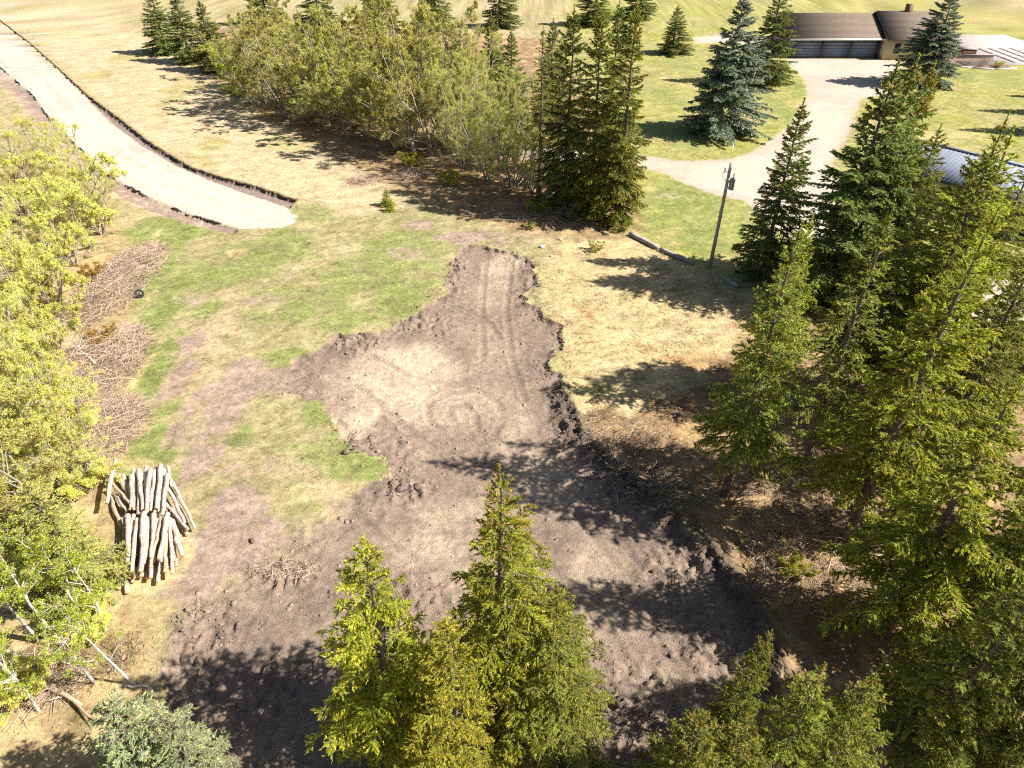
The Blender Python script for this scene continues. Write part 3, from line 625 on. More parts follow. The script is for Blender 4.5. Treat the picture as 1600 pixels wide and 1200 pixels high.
def broadleaf_meshes(seed, h, R, stems, n1, n2, n3, leaf, per, spread=0.5, cb=0.25, twig_r=0.006, leafc=(0.20, 0.215, 0.03), wood=(0.46, 0.39, 0.30), lean=0.0, wild=0.3, twig_share=1.0):
    """trunk (stems and limbs) and crown (twigs and leaves) of a deciduous tree or shrub just leafing out"""
    r = np.random.default_rng(seed)
    WV = []; base_r = (0.012 if stems > 1 else 0.007) * h + .02
    def seg(P, D, Ln, r0, r1, k, bend):
        mid = P + D * (Ln * .5)[:, None] + r.normal(0, 1, P.shape) * (Ln * bend)[:, None]; end = P + D * Ln[:, None]
        end = end + np.array([0, 0, 1.0]) * (Ln * .06)[:, None]
        WV.append((tubes(P, mid, r0, (r0 + r1) / 2, k), k)); WV.append((tubes(mid, end, (r0 + r1) / 2, r1, k), k))
        return mid, end
    def along(P, mid, end, idx, s):
        s = s[:, None]; a = P[idx] + (mid[idx] - P[idx]) * np.minimum(s * 2, 1); return np.where(s > .5, mid[idx] + (end[idx] - mid[idx]) * (s * 2 - 1), a)
    az = np.arange(stems) * 6.28 / max(stems, 1) + r.normal(0, .5, stems); tilt = (spread * .55 if stems > 1 else .05) * r.uniform(.4, 1.2, stems) + (lean if stems == 1 else 0)
    D = np.stack([np.cos(az) * np.sin(tilt), np.sin(az) * np.sin(tilt), np.cos(tilt)], 1)
    P = np.stack([np.cos(az) * .12, np.sin(az) * .12, np.full(stems, -.05)], 1) * (1 if stems > 1 else np.array([0, 0, 1.0]))
    Ln = h * r.uniform(.74, .95, stems); rr = np.full(stems, base_r) * (1 if stems == 1 else .75)
    mid, end = seg(P, D, Ln, rr, rr * .18, 7, .035)
    lev = [(P, D, Ln, mid, end, rr)]
    cnt = [n1, n2, n3]; ratio = [.42, .42, .42]
    for q in range(3):
        P, D, Ln, mid, end, rr = lev[-1]
        idx = np.repeat(np.arange(len(P)), cnt[q]); n = len(idx)
        s = r.uniform(cb if q == 0 else .38, 1.0, n) if q < 2 else r.uniform(.15, 1.0, n)
        p = along(P, mid, end, idx, s)
        rnd = unit(r.normal(0, 1, (n, 3))); lat = unit(rnd - D[idx] * np.sum(rnd * D[idx], 1, keepdims=True))
        an = np.radians(r.uniform(30, 65, n)) * (0.75 + spread * .6)
        d = unit(D[idx] * np.cos(an)[:, None] + lat * np.sin(an)[:, None] + np.array([0, 0, .25 if q < 2 else .1]))
        l = Ln[idx] * ratio[q] * (1.15 - .65 * s) * r.uniform(.6, 1.25, n)
        if q == 0: l = np.minimum(l, R * r.uniform(.7, 1.35, n))
        r0 = np.maximum(rr[idx] * .45 * (1.1 - .6 * s), twig_r); r1 = np.maximum(r0 * .3, twig_r * .55)
        if q == 2 and twig_share < 1: pass
        mid2, end2 = seg(p, d, l, r0, r1, 5 if q == 0 else 3, .06)
        lev.append((p, d, l, mid2, end2, r0))
    nw = len(WV)
    trunk = make_mesh('trunk', *cat(*[w[0] for w in WV[:4]]))
    tv, tf = cat(*[w[0] for w in WV[4:]])
    wc = np.array(wood)[None] * np.repeat(r.uniform(.6, 1.3, len(tv) // 6), 6)[:len(tv), None] if len(tv) % 6 == 0 else np.tile(np.array(wood), (len(tv), 1))
    twigs = make_mesh('twigs', tv, tf, wc)
    P, D, Ln, mid, end, rr = lev[-1]
    idx = np.repeat(np.arange(len(P)), per); n = len(idx); s = r.uniform(.15, 1.05, n)
    q = P[idx] + (mid[idx] - P[idx]) * np.minimum(s * 2, 1)[:, None]; q = np.where(s[:, None] > .5, mid[idx] + (end[idx] - mid[idx]) * (s[:, None] * 2 - 1), q)
    q = q + r.normal(0, .05, (n, 3))
    a = unit(r.normal(0, 1, (n, 3))); b = unit(np.cross(a, r.normal(0, 1, (n, 3)))); sz = leaf * r.uniform(.6, 1.4, n)
    V = np.stack([q - a * (sz * .55)[:, None], q + b * (sz * .38)[:, None], q + a * (sz * .6)[:, None], q - b * (sz * .38)[:, None]], 1).reshape(-1, 3)
    F = np.arange(len(V)).reshape(-1, 4)
    bsh = r.uniform(.75, 1.25, len(P)); c = np.array(leafc)[None] * (r.uniform(.7, 1.35, n) * bsh[idx])[:, None] * np.stack([r.uniform(.85, 1.2, n), np.ones(n), r.uniform(.7, 1.3, n)], 1)
    crown = make_mesh('crown', V, F, np.repeat(c, 4, 0))
    return trunk, twigs, crown
rng = random.Random(5)
SPR = {   # kind: (trunk mesh, crown mesh, natural height, natural radius)
    'near1': (*spruce_meshes(101, 13, 2.9, .05, 150, .125, .021, .030, .34), 13, 2.6),
    'near2': (*spruce_meshes(102, 15, 3.0, .08, 160, .125, .021, .030, .42, top_cones=.10), 15, 2.7),
    'mid1': (*spruce_meshes(103, 16, 3.0, .22, 130, .16, .030, .046, .42, thin=.85), 16, 2.7),
    'mid2': (*spruce_meshes(104, 17, 3.1, .16, 145, .16, .031, .045, .48, ragged=.5, thin=.95), 17, 2.9),
    'mid3': (*spruce_meshes(105, 15, 2.8, .26, 115, .16, .032, .046, .36, dead=50, ragged=.55), 15, 2.5),
    'sparse': (*spruce_meshes(106, 17, 2.2, .30, 95, .15, .028, .060, .30, dead=70, thin=.8, ragged=.6), 17, 2.0),
    'dense': (*spruce_meshes(107, 15, 3.3, .02, 190, .18, .040, .056, .24, top_cones=.16, ragged=.25), 15, 3.1),
    'blue': (*spruce_meshes(108, 15, 4.2, .01, 230, .24, .058, .078, .30, dead=4, ragged=.25), 15, 4.0),
    'column': (*spruce_meshes(110, 17, 2.9, .03, 210, .18, .040, .056, .42, ragged=.45, pw=.52), 17, 2.9),
    'young': (*spruce_meshes(109, 9, 2.5, .03, 125, .125, .022, .034, .14, dead=4, top_cones=.06), 9, 2.4),
}
def spruce(kind, base, h, R, label, mat='needle', rz=None, group='spruces', bark='bark', name='spruce_tree', lean=(0, 0)):
    tm, cm, h0, R0 = SPR[kind]
    R *= 1.12
    e = empty(name, on(base, -0.06), rz if rz is not None else rng.uniform(0, 6.28), (R / R0, R / R0, h / h0))
    e.rotation_euler = (lean[0], lean[1], e.rotation_euler.z)
    obj('trunk', tm, M[bark], e); obj('crown', cm, M[mat], e)
    return tag(e, label, 'spruce', group)
BRD = {
    'willow1': (*broadleaf_meshes(201, 11, 4.6, 4, 11, 7, 12, .080, 13, .85, .10, .013), 11, 4.2),
    'willow2': (*broadleaf_meshes(202, 11, 4.4, 3, 14, 7, 12, .080, 13, .75, .12, .013), 11, 4.0),
    'willow3': (*broadleaf_meshes(203, 10, 4.6, 5, 10, 7, 12, .080, 13, .95, .06, .013), 10, 4.2),
    'bushy': (*broadleaf_meshes(204, 9, 3.8, 5, 12, 8, 10, .034, 21, .80, .06, .008, wood=(.58, .50, .40)), 9, 3.6),
    'aspen': (*broadleaf_meshes(205, 7, 1.6, 1, 18, 6, 5, .060, 8, .35, .30, .006, leafc=(0.19, 0.24, 0.03), wood=(.5, .46, .4)), 7, 1.6),
    'aspen2': (*broadleaf_meshes(206, 7, 1.5, 1, 15, 6, 5, .060, 6, .45, .35, .006, leafc=(0.19, 0.24, 0.03), wood=(.5, .46, .4), lean=.12), 7, 1.5),
    'shrub': (*broadleaf_meshes(207, 2.0, 1.1, 7, 7, 5, 4, .055, 9, .9, .1, .004), 2.0, 1.1),
    'bare': (*broadleaf_meshes(208, 2.0, 1.1, 8, 8, 6, 4, .03, 1, .9, .1, .005, wood=(.27, .17, .12)), 2.0, 1.1),
}
def broadleaf(kind, base, h, R, label, mat='leaf', rz=None, group='deciduous trees', bark='greybark', name='deciduous_tree', category='tree', lean=(0, 0)):
    tm, wm, cm, h0, R0 = BRD[kind]; R = R * (1.15 if h > 3 else 1.0)
    e = empty(name, on(base, -0.03), rz if rz is not None else rng.uniform(0, 6.28), (R / R0, R / R0, h / h0))
    e.rotation_euler = (lean[0], lean[1], e.rotation_euler.z)
    obj('trunk', tm, M[bark], e)
    c = obj('crown', cm, M[mat], e); obj('twigs', wm, M['twigs'], c)
    return tag(e, label, category, group)
def spruce_px(kind, base, tip, R, label, **k):
    b = G(*base); return spruce(kind, b, max(3.0, tip_height(b, tip)), R, label, **k)
def broad_px(kind, base, tip, R, label, **k):
    b = G(*base); return broadleaf(kind, b, max(1.0, tip_height(b, tip)), R, label, **k)
W = lambda x, y: Vector((x, y, 0))

# foreground spruces, below the camera
spruce('near1', at(560, 832, 11.6), 11.6, 2.3, 'bright green spruce at the bottom, left of the tallest foreground spruce', mat='needle_fresh', group='foreground spruces')
spruce('near2', at(775, 722, 14.0), 14.0, 2.5, 'tallest foreground spruce with pointed tip at the bottom centre', mat='needle_yellow', group='foreground spruces')
spruce('near1', at(700, 955, 10.2), 10.2, 2.0, 'yellowish foreground spruce squeezed between two greener ones', mat='needle_gold' if 'needle_gold' in M else 'needle_yellow', rz=2.2, group='foreground spruces')
spruce('near2', at(868, 905, 9.6), 9.6, 2.0, 'lower green spruce tucked against the right of the tallest foreground spruce', rz=4.0, group='foreground spruces')
spruce('young', at(160, 1092, 6.5), 6.5, 1.9, 'blue grey young spruce at the bottom left edge', mat='needle_bluegrey', group='bottom edge spruces')
spruce('young', at(243, 1108, 5.6), 5.6, 1.6, 'smaller blue grey young spruce right of its twin at the bottom left edge', mat='needle_bluegrey', rz=1.0, group='bottom edge spruces')
spruce('young', at(1290, 1040, 8.6), 8.6, 1.6, 'bushy spruce with cone tipped boughs at the bottom right', rz=.6, group='bottom edge spruces')
spruce('young', at(1372, 1052, 8.0), 8.0, 1.6, 'bushy spruce touching the right of the cone tipped one at the bottom', rz=2.6, group='bottom edge spruces')
spruce('young', at(1205, 985, 7.4), 7.4, 1.0, 'slim spruce with lone pointed tip beside the dirt at the bottom right', rz=5.0, group='bottom edge spruces')
spruce('young', at(1100, 1112, 8.0), 8.0, 1.9, 'spruce just peeking over the bottom edge below the dirt', rz=3.3, group='bottom edge spruces')
spruce('young', at(1170, 1120, 7.2), 7.2, 1.8, 'spruce peeking over the bottom edge beside the watermark side trees', rz=1.3, group='bottom edge spruces')['label'] = 'second spruce peeking over the bottom edge, nearer the cone tipped one'
# right hand stand
RS = [
 ('dense', (1190, 430), (1235, 155), 3.0, 'dark spruce with a clean pointed top right beside the utility pole', 'needle_dark'),
 ('dense', (1285, 470), (1345, 98), 4.6, 'broad dark green spruce, left one of the twin tops before the driveway', 'needle_dark'),
 ('dense', (1312, 465), (1376, 88), 4.0, 'broad spruce with orange cones, right one of the twin tops before the driveway', 'needle_dark'),
 ('dense', (1345, 440), (1412, 98), 2.9, 'slim spruce right of the twin tops, in front of the lawn', 'needle'),
 ('mid1', (1132, 774), (1228, 350), 2.6, 'green spruce with bare lower trunk standing nearest the dirt bank', 'needle'),
 ('mid3', (1185, 640), (1270, 338), 1.9, 'short yellowish spruce in front of the dark twin topped ones', 'needle_yellow'),
 ('sparse', (1252, 742), (1388, 325), 2.0, 'thin sparse spruce with long bare leaning trunk', 'needle'),
 ('mid3', (1290, 610), (1352, 335), 2.0, 'spruce behind the blue grey drum, trunk in shade', 'needle'),
 ('mid1', (1324, 625), (1432, 270), 2.4, 'spruce rising in front of the left end of the metal roof', 'needle'),
 ('mid2', (1388, 640), (1468, 178), 2.7, 'tall spruce whose top stands before the lawn, left of the metal roof', 'needle'),
 ('mid2', (1405, 632), (1580, 205), 3.7, 'tall ragged spruce with a thick dark trunk in front of the metal roof', 'needle_yellow'),
 ('mid1', (1322, 845), (1540, 330), 3.0, 'large bright spruce in the middle of the right hand stand', 'needle_yellow'),
 ('mid2', (1380, 988), (1600, 590), 3.0, 'wide yellow green spruce above the cone tipped ones on the right', 'needle_yellow'),
 ('mid1', (1440, 760), (1640, 370), 2.8, 'spruce filling the right edge below the metal roof', 'needle'),
 ('mid3', (1368, 470), (1440, 195), 2.6, 'spruce partly veiling the left end of the metal roof', 'needle'),
 ('mid3', (1445, 485), (1524, 232), 2.8, 'spruce veiling the middle of the metal roof', 'needle_yellow'),
 ('mid3', (1510, 480), (1600, 250), 2.8, 'spruce veiling the metal roof near the right edge', 'needle'),
 ('mid2', (1478, 690), (1622, 300), 3.0, 'spruce crowding the eave of the shed at the right edge', 'needle'),
 ('mid3', (1560, 660), (1720, 300), 2.7, 'spruce leaning past the right edge below the roof eave', 'needle'),
 ('mid2', (1500, 1010), (1720, 640), 2.8, 'spruce at the right edge level with the bright wide one', 'needle'),
 ('mid1', (1600, 860), (1830, 450), 2.8, 'shaded spruce at the right edge, mid height of the picture', 'needle'),
 ('near2', (1545, 1160), (1800, 800), 2.6, 'spruce in the bottom right corner', 'needle'),
 ('near1', (1440, 1170), (1590, 900), 2.3, 'lower spruce left of the bottom right corner', 'needle'),
 ('mid3', (1690, 560), (1850, 200), 2.8, 'spruce beyond the right edge beside the yard', 'needle'),
]
for kd, b, t, R, lb, mt in RS: spruce_px(kd, b, t, R * .92, lb, mat=mt, group='spruces of the right hand stand')
# trees whose shadows reach in over the right lawn
for (sx, sy, h), lb in (((1568, 150, 12), 'spruce right of the lawn casting the uppermost shadow'), ((1525, 173, 13), 'spruce right of the lawn casting the middle shadow'), ((1495, 203, 13), 'spruce right of the lawn casting the lowest shadow')):
    s = G(sx, sy); spruce('dense', W(s.x + h * 1.055, s.y - h * .186), h, 2.6, lb, group='lawn edge spruces')
# spruces in the middle at the top
for kd, b, t, R, lb, mt in [
 ('column', (962, 348), (988, 5), 3.0, 'tall spruce at the right end of the tree row, lawn behind it', 'needle'),
 ('column', (920, 335), (945, 15), 2.9, 'tall spruce second from the right end of the tree row', 'needle'),
 ('column', (882, 318), (898, 10), 2.8, 'tall dark spruce third from the right end of the tree row', 'needle_dark'),
 ('sparse', (842, 302), (850, 40), 2.0, 'slender sparse spruce left of the tall dark ones', 'needle'),
 ('column', (945, 292), (968, 0), 2.5, 'spruce half hidden behind the tall ones at the end of the tree row', 'needle_dark'),
 ('mid3', (870, 270), (884, 66), 2.0, 'slim spruce showing between the tall dark spruces of the row', 'needle'),
 ('dense', (800, 235), (806, 45), 2.8, 'dark spruce rising behind the yellow green deciduous trees', 'needle_dark'),
 ('dense', (770, 180), (775, 20), 2.8, 'dark spruce at the top edge behind the deciduous row', 'needle_dark'),
 ('blue', (1120, 206), (1148, -8), 5.2, 'large blue grey spruce on the lawn island inside the driveway loop', 'needle_blue'),
 ('dense', (1192, 132), (1226, -40), 3.8, 'dark green spruce behind the large blue one on the lawn island', 'needle_dark'),
 ('dense', (1050, 84), (1062, 8), 3.0, 'dark spruce with dead lower boughs at the top of the lawn', 'needle_dark'),
 ('blue', (1445, 132), (1480, -20), 5.0, 'blue spruce standing close to the house wall', 'needle_blue'),
 ('dense', (262, 84), (240, -20), 3.4, 'dark spruce at the left end of the far tree row', 'needle_dark'),
 ('dense', (300, 98), (282, -20), 3.4, 'dark spruce second from the left of the far tree row', 'needle_dark'),
 ('dense', (338, 112), (322, 0), 3.2, 'dark spruce beside the first willow of the tree row', 'needle_dark'),
 ('dense', (860, 190), (868, 30), 2.8, 'dark spruce at the top edge behind the tall spruces of the row', 'needle_dark'),
]: spruce_px(kd, b, t, R, lb, mat=mt, group='spruces along the top')
ORDS = ['leftmost', 'second from left', 'third from left', 'middle', 'second from right', 'rightmost', 'third from right']
for i, (b, t) in enumerate([((420, 40), (412, -70)), ((500, 46), (495, -70)), ((590, 50), (588, -70)), ((680, 50), (680, -60)), ((930, 40), (938, -60)), ((1000, 30), (1010, -70)), ((780, 42), (782, -70))]):
    spruce_px('dense', b, t, 4.0, ORDS[i] + ' of the distant dark spruces along the top edge', mat='needle_dark', group='distant spruces above the tree row')
# deciduous row at the top
for kd, b, t, R, lb in [
 ('willow3', (402, 168), (388, 42), 4.2, 'leftmost rounded yellow green willow of the tree row'),
 ('willow1', (452, 182), (436, 28), 4.4, 'second willow from the left, overhanging the tan meadow'),
 ('willow2', (515, 195), (496, 18), 4.4, 'third willow from the left with grey limbs showing'),
 ('willow3', (575, 212), (552, 36), 4.2, 'fourth willow from the left, leaning over its shadow'),
 ('willow2', (648, 240), (600, 12), 4.6, 'tall bare limbed willow with pale trunks in the middle of the row'),
 ('willow1', (676, 242), (668, 8), 4.6, 'tall brownish willow right of the pale trunked one'),
 ('bushy', (722, 262), (706, 78), 3.4, 'yellow green bushy tree in front of the tall willows'),
 ('bushy', (762, 282), (752, 135), 3.0, 'low leafy tree left of the slender spruces'),
 ('bushy', (800, 292), (800, 140), 3.0, 'fresh green leafy tree touching the spruces'),
 ('willow3', (480, 128), (475, 0), 5.0, 'willow behind the row near the top edge, left part'),
 ('willow1', (560, 140), (556, -5), 5.0, 'willow behind the row near the top edge, middle part'),
 ('willow2', (640, 150), (640, 0), 5.0, 'brownish willow behind the row near the top edge'),
 ('willow3', (710, 175), (712, 20), 4.6, 'willow behind the row near the top edge, right part'),
 ('willow1', (415, 112), (405, 5), 4.6, 'willow behind the leftmost one at the top edge'),
 ('bushy', (610, 192), (620, 90), 3.2, 'shorter leafy tree under the tall pale trunked willow'),
 ('willow3', (352, 118), (340, 30), 3.8, 'rounded willow beside the far dark spruces'),
 ('bushy', (385, 138), (375, 58), 3.2, 'leafy low tree just left of the leftmost rounded willow'),
 ('willow1', (430, 148), (420, 20), 4.6, 'willow in the second rank behind the first two'),
 ('willow2', (500, 160), (492, 5), 4.6, 'willow in the second rank above the third one'),
 ('willow3', (590, 175), (585, 10), 4.8, 'willow in the second rank above the fourth one'),
 ('willow1', (625, 195), (628, 20), 4.6, 'willow in the second rank left of the pale trunked pair'),
 ('bushy', (705, 240), (700, 70), 3.8, 'leafy tree right behind the bushy one in front of the tall willows'),
 ('bushy', (775, 250), (772, 90), 3.4, 'leafy tree in the gap left of the slender spruces'),
 ('bushy', (540, 205), (525, 120), 3.2, 'low leafy tree at the foot of the third willow'),
 ('bushy', (620, 232), (608, 145), 3.0, 'low leafy tree at the foot of the pale trunked willow'),
 ('bushy', (475, 188), (462, 110), 3.2, 'low leafy tree at the foot of the second willow'),
 ('willow1', (540, 178), (530, 20), 4.8, 'willow in the second rank between the third and fourth'),
 ('willow3', (610, 215), (590, 70), 4.4, 'low spreading willow left of the pale trunked one'),
 ('bushy', (690, 215), (690, 35), 4.0, 'leafy tree in the second rank behind the brownish willow'),
 ('bushy', (745, 225), (742, 45), 3.8, 'leafy tree in the second rank before the dark spruces'),
 ('bushy', (785, 262), (790, 105), 3.2, 'yellow green tree just left of the slender spruce tops'),
 ('bushy', (830, 300), (838, 190), 2.6, 'young leafy tree filling the foot of the slender spruces'),
 ('willow2', (470, 165), (460, 30), 4.6, 'willow in the second rank between the second and third'),
]: broad_px(kd, b, t, R, lb, mat='leaf_olive' if 'brownish' in lb or 'pale trunk' in lb or 'second rank' in lb else 'leaf_fresh' if 'leafy' in lb or 'leftmost rounded yellow' in lb or 'fourth' in lb else 'leaf', group='willows of the tree row', name='willow_tree', category='willow')
# yellow trees on the left
for kd, b, t, R, lb in [
 ('bushy', (128, 332), (40, 172), 3.6, 'yellow budding tree nearest the gravel road'),
 ('bushy', (160, 366), (108, 236), 2.8, 'yellow tree at the right corner of the left thicket'),
 ('willow3', (110, 400), (10, 225), 3.8, 'yellow tree behind the upper brush pile'),
 ('bushy', (40, 350), (-70, 170), 3.8, 'yellow tree at the left edge below the gravel road'),
 ('bushy', (118, 415), (40, 280), 2.4, 'yellow tree leaning over the rusty bush'),
 ('willow2', (55, 540), (-40, 290), 2.8, 'pale trunked tree at the left edge with twin stems'),
 ('willow3', (88, 495), (0, 330), 2.6, 'sparse tree with bare limbs behind the brush pile'),
 ('bushy', (30, 470), (-90, 270), 3.6, 'yellow tree cut by the left edge, upper part'),
 ('willow3', (70, 615), (-30, 430), 2.6, 'twiggy yellow tree left of the middle brush pile'),
 ('bushy', (60, 690), (-60, 480), 3.2, 'yellow tree cut by the left edge, lower part'),
 ('willow1', (95, 712), (10, 520), 2.6, 'twiggy yellow tree left of the lower brush pile'),
 ('bushy', (128, 748), (65, 615), 2.2, 'low yellow tree just left of the log stack'),
 ('willow2', (80, 800), (-30, 590), 3.0, 'grey trunked tree above the soft green spruce'),
 ('bushy', (-60, 640), (-220, 420), 3.6, 'yellow tree beyond the left edge'),
]: broad_px(kd, b, t, R, lb, mat='leaf_yellow', group='yellow trees of the left thicket')
spruce_px('young', (140, 925), (55, 752), 2.2, 'soft grey green spruce left of the log stack', mat='needle_grey', group='left thicket conifers')
spruce_px('young', (80, 895), (-10, 770), 2.0, 'soft grey green spruce at the left edge behind the bright aspens', mat='needle_grey', group='left thicket conifers')
for kd, b, t, R, lb in [
 ('aspen', (101, 1012), (38, 850), 1.7, 'aspen with a crooked white trunk, bright green leaves, bottom left'),
 ('aspen', (133, 978), (90, 855), 1.6, 'aspen with white trunk just left of the straw below the log stack'),
 ('aspen2', (28, 1024), (-25, 900), 1.6, 'aspen with white trunk at the left edge'),
 ('aspen2', (148, 1066), (105, 965), 1.3, 'small aspen with thin white trunk near the fallen birch'),
 ('aspen2', (211, 1070), (172, 958), 1.2, 'small aspen leaning over the dirt edge, thin white trunk'),
 ('aspen', (60, 1000), (-10, 870), 1.7, 'leafy aspen between the white trunks at the bottom left'),
 ('aspen', (165, 985), (130, 880), 1.6, 'leafy aspen with bright green crown below the soft spruce'),
 ('aspen', (60, 1110), (0, 1010), 1.4, 'low aspen above the fallen trunk in the bottom left corner'),
]: broad_px(kd, b, t, R, lb, mat='leaf_bright', group='bottom left aspens', bark='birch', name='aspen_tree', category='aspen')
# shrubs
SH = [
 ('shrub', (640, 262), 1.8, 1.4, 'green shrub under the tall pale trunked willow', 'leaf_bright'), ('shrub', (705, 288), 1.6, 1.3, 'green shrub at the foot of the bushy tree in the row', 'leaf_bright'),
 ('shrub', (838, 332), 1.6, 1.5, 'dark green shrub in the shade of the slender spruces', 'leaf_bright'), ('shrub', (335, 92), 2.0, 1.8, 'green shrub below the far dark spruces', 'leaf'),
 ('shrub', (356, 146), 1.4, 1.2, 'lone small bush on the tan meadow edge', 'leaf'), ('shrub', (375, 152), 1.3, 1.1, 'second small bush right of the lone one on the meadow edge', 'leaf'),
 ('shrub', (930, 392), 1.0, .8, 'small yellow green shrub left of the fallen timber', 'leaf'), ('shrub', (828, 358), .8, .7, 'tiny shrub by the shaded bank under the spruces', 'leaf'),
 ('shrub', (150, 440), 1.8, 1.2, 'rust orange bush beside the upper brush pile', 'leaf_rust'), ('shrub', (165, 540), 1.4, 1.2, 'orange brown bush in the middle of the brush', 'leaf_rust'),
 ('shrub', (1240, 900), 1.2, .9, 'low green sprout on the forest floor at the bottom right', 'leaf_bright'), ('shrub', (1290, 690), 1.6, 1.0, 'bright green sapling bush beside the long bare trunk', 'leaf_bright'),
 ('shrub', (95, 700), 2.2, 1.9, 'yellow thicket bush at the foot of the twiggy tree above the stack', 'leaf_yellow'), ('shrub', (55, 755), 2.4, 2.0, 'yellow thicket bush at the left edge above the soft spruce', 'leaf_yellow'), ('shrub', (140, 765), 2.2, 1.7, 'yellow thicket bush touching the left end of the log stack', 'leaf_yellow'),
 ('shrub', (20, 690), 2.4, 2.0, 'yellow thicket bush cut by the left edge', 'leaf_yellow'), ('shrub', (70, 600), 2.0, 1.6, 'yellow thicket bush left of the middle brush pile', 'leaf_yellow'), ('shrub', (85, 500), 2.0, 1.5, 'yellow thicket bush left of the upper brush pile', 'leaf_yellow'),
 ('shrub', (150, 350), 2.2, 2.0, 'yellow thicket bush under the tree nearest the gravel road', 'leaf_yellow'), ('shrub', (30, 1085), 1.6, 1.5, 'yellow green bush below the fallen trunk in the bottom left corner', 'leaf_yellow'), ('shrub', (150, 985), 1.6, 1.3, 'yellow green bush between the white aspen trunks', 'leaf_yellow'),
 ('bare', (1335, 720), 2.0, 1.6, 'reddish bare shrub behind the long leaning trunk', 'leaf_rust'), ('bare', (1100, 790), 1.3, 1.3, 'bare shrub at the foot of the nearest trunk by the bank', 'leaf_rust'),
 ('bare', (1200, 850), 1.5, 1.5, 'bare brown shrub in the shade between bank and forest', 'leaf_rust'), ('bare', (1180, 930), 1.3, 1.3, 'bare twiggy shrub at the lower end of the dirt bank', 'leaf_rust'),
 ('bare', (1010, 690), 1.0, 1.2, 'twiggy brown shrub on the shaded bank', 'leaf_rust'), ('bare', (1060, 640), 1.0, 1.5, 'grey twiggy shrub in the shade below the dry field', 'leaf_rust'),
 ('bare', (1290, 980), 1.4, 1.4, 'brown bare shrub behind the cone tipped spruce', 'leaf_rust'), ('bare', (100, 1060), 1.2, 1.4, 'dark tangled shrub beside the fallen trunk', 'leaf_rust'),
 ('bare', (190, 1030), 1.0, 1.2, 'brown tangled shrub by the small leaning aspen', 'leaf_rust'), ('bare', (940, 650), .8, 1.0, 'low twiggy shrub at the top of the dirt bank', 'leaf_rust'),
 ('bare', (880, 335), 1.5, 1.4, 'grey bare brush under the tall spruces of the row', 'leaf_rust'), ('bare', (790, 300), 1.6, 1.5, 'grey bare brush under the fresh green tree of the row', 'leaf_rust'),
]
for kd, b, h, R, lb, mt in SH: broadleaf(kd, G(*b), h, R, lb, mat=mt, group='shrubs', name='shrub', category='shrub')
spruce('young', G(606, 322), 1.9, .75, 'lone bright green spruce sapling on the grass below the tree row', mat='needle_yellow', group='saplings')
spruce('young', G(611, 330), 1.3, .55, 'smaller sapling touching the lone bright green spruce sapling', mat='needle_yellow', rz=1.0, group='saplings')

# ------------------------------------------------------------------ brush, fallen wood
def sticks(n, cx, cy, rx, ry, top, seed, lens=(.5, 2.4), rad=(.006, .021)):
    r = np.random.default_rng(seed); a = r.uniform(0, 6.28, n); d = np.sqrt(r.random(n))
    x = cx + np.cos(a) * d * rx; y = cy + np.sin(a) * d * ry; z = zgrid(x, y) + top * np.clip(1 - d ** 2, 0, 1) * r.random(n) ** .6 + .03
    l = r.uniform(*lens, n); az = r.normal(.4, 1.3, n); el = r.normal(0, .30, n)
    D = np.stack([np.cos(az) * np.cos(el), np.sin(az) * np.cos(el), np.sin(el)], 1) * l[:, None]
    P = np.stack([x, y, z], 1); A = P - D / 2; B = P + D / 2; Mi = P + r.normal(0, .08, (n, 3)) * l[:, None]
    for Q in (A, B, Mi): Q[:, 2] = np.maximum(Q[:, 2], zgrid(Q[:, 0], Q[:, 1]) + .01)
    w = r.uniform(*rad, n)
    f0 = Mi + (B - Mi) * .3; f1 = f0 + unit(r.normal(0, 1, (n, 3)) * np.array([1, 1, .3]) + D) * (l * .35)[:, None]; f1[:, 2] = np.maximum(f1[:, 2], zgrid(f1[:, 0], f1[:, 1]) + .01)
    g = cat(tubes(A, Mi, w, w * .8, 4), tubes(Mi, B, w * .8, w * .25, 4), tubes(f0, f1, w * .5, w * .2, 4))
    tone = np.array([0.50, 0.39, 0.31])[None] * r.uniform(.35, 1.45, n)[:, None] * np.stack([np.ones(n), r.uniform(.88, 1.02, n), r.uniform(.75, 1.02, n)], 1)
    C = np.concatenate([np.repeat(tone, 8, 0)] * 3)
    return g, C
def brush(name, px, py, rx, ry, n, top, label, seed, **k):
    c = G(px, py); ex = G(px + rx, py).x - c.x; ey = abs(G(px, py - ry).y - G(px, py + ry).y) / 2
    g, C = sticks(n, c.x, c.y, ex, ey, top, seed, **k)
    return tag(obj(name, make_mesh(name, *g, C), M['twigs']), label, 'brush pile', kind='stuff')
brush('brush_pile', 186, 440, 48, 66, 2500, 1.1, 'grey brush pile of cut branches beside the discarded tyre', 51)
brush('brush_pile', 148, 575, 66, 70, 3600, 1.1, 'wide tangled brush pile of beige branches in the middle of the left edge', 52)
brush('brush_pile', 164, 672, 50, 52, 2500, .9, 'brush pile of beige twigs above the log stack', 53)
brush('brush_pile', 60, 1060, 75, 50, 450, .3, 'thin scatter of brown twigs round the fallen trunk at the bottom left', 54)
brush('brush_pile', 570, 283, 26, 7, 260, .35, 'low heap of brown branches on the grass below the willows', 55)
brush('brush_pile', 640, 276, 28, 9, 300, .45, 'darker heap of branches by the willow shadow', 56)
brush('brush_pile', 450, 888, 60, 14, 220, .12, 'broken roots and sticks scattered along the lower dirt edge', 57, lens=(.2, .9), rad=(.006, .018))
brush('brush_pile', 1000, 720, 90, 70, 500, .25, 'broken sticks littering the dark dirt bank', 58, lens=(.3, 1.5), rad=(.006, .02))
brush('brush_pile', 850, 335, 90, 18, 420, .5, 'dead fallen branches under the tall spruces of the row', 59)
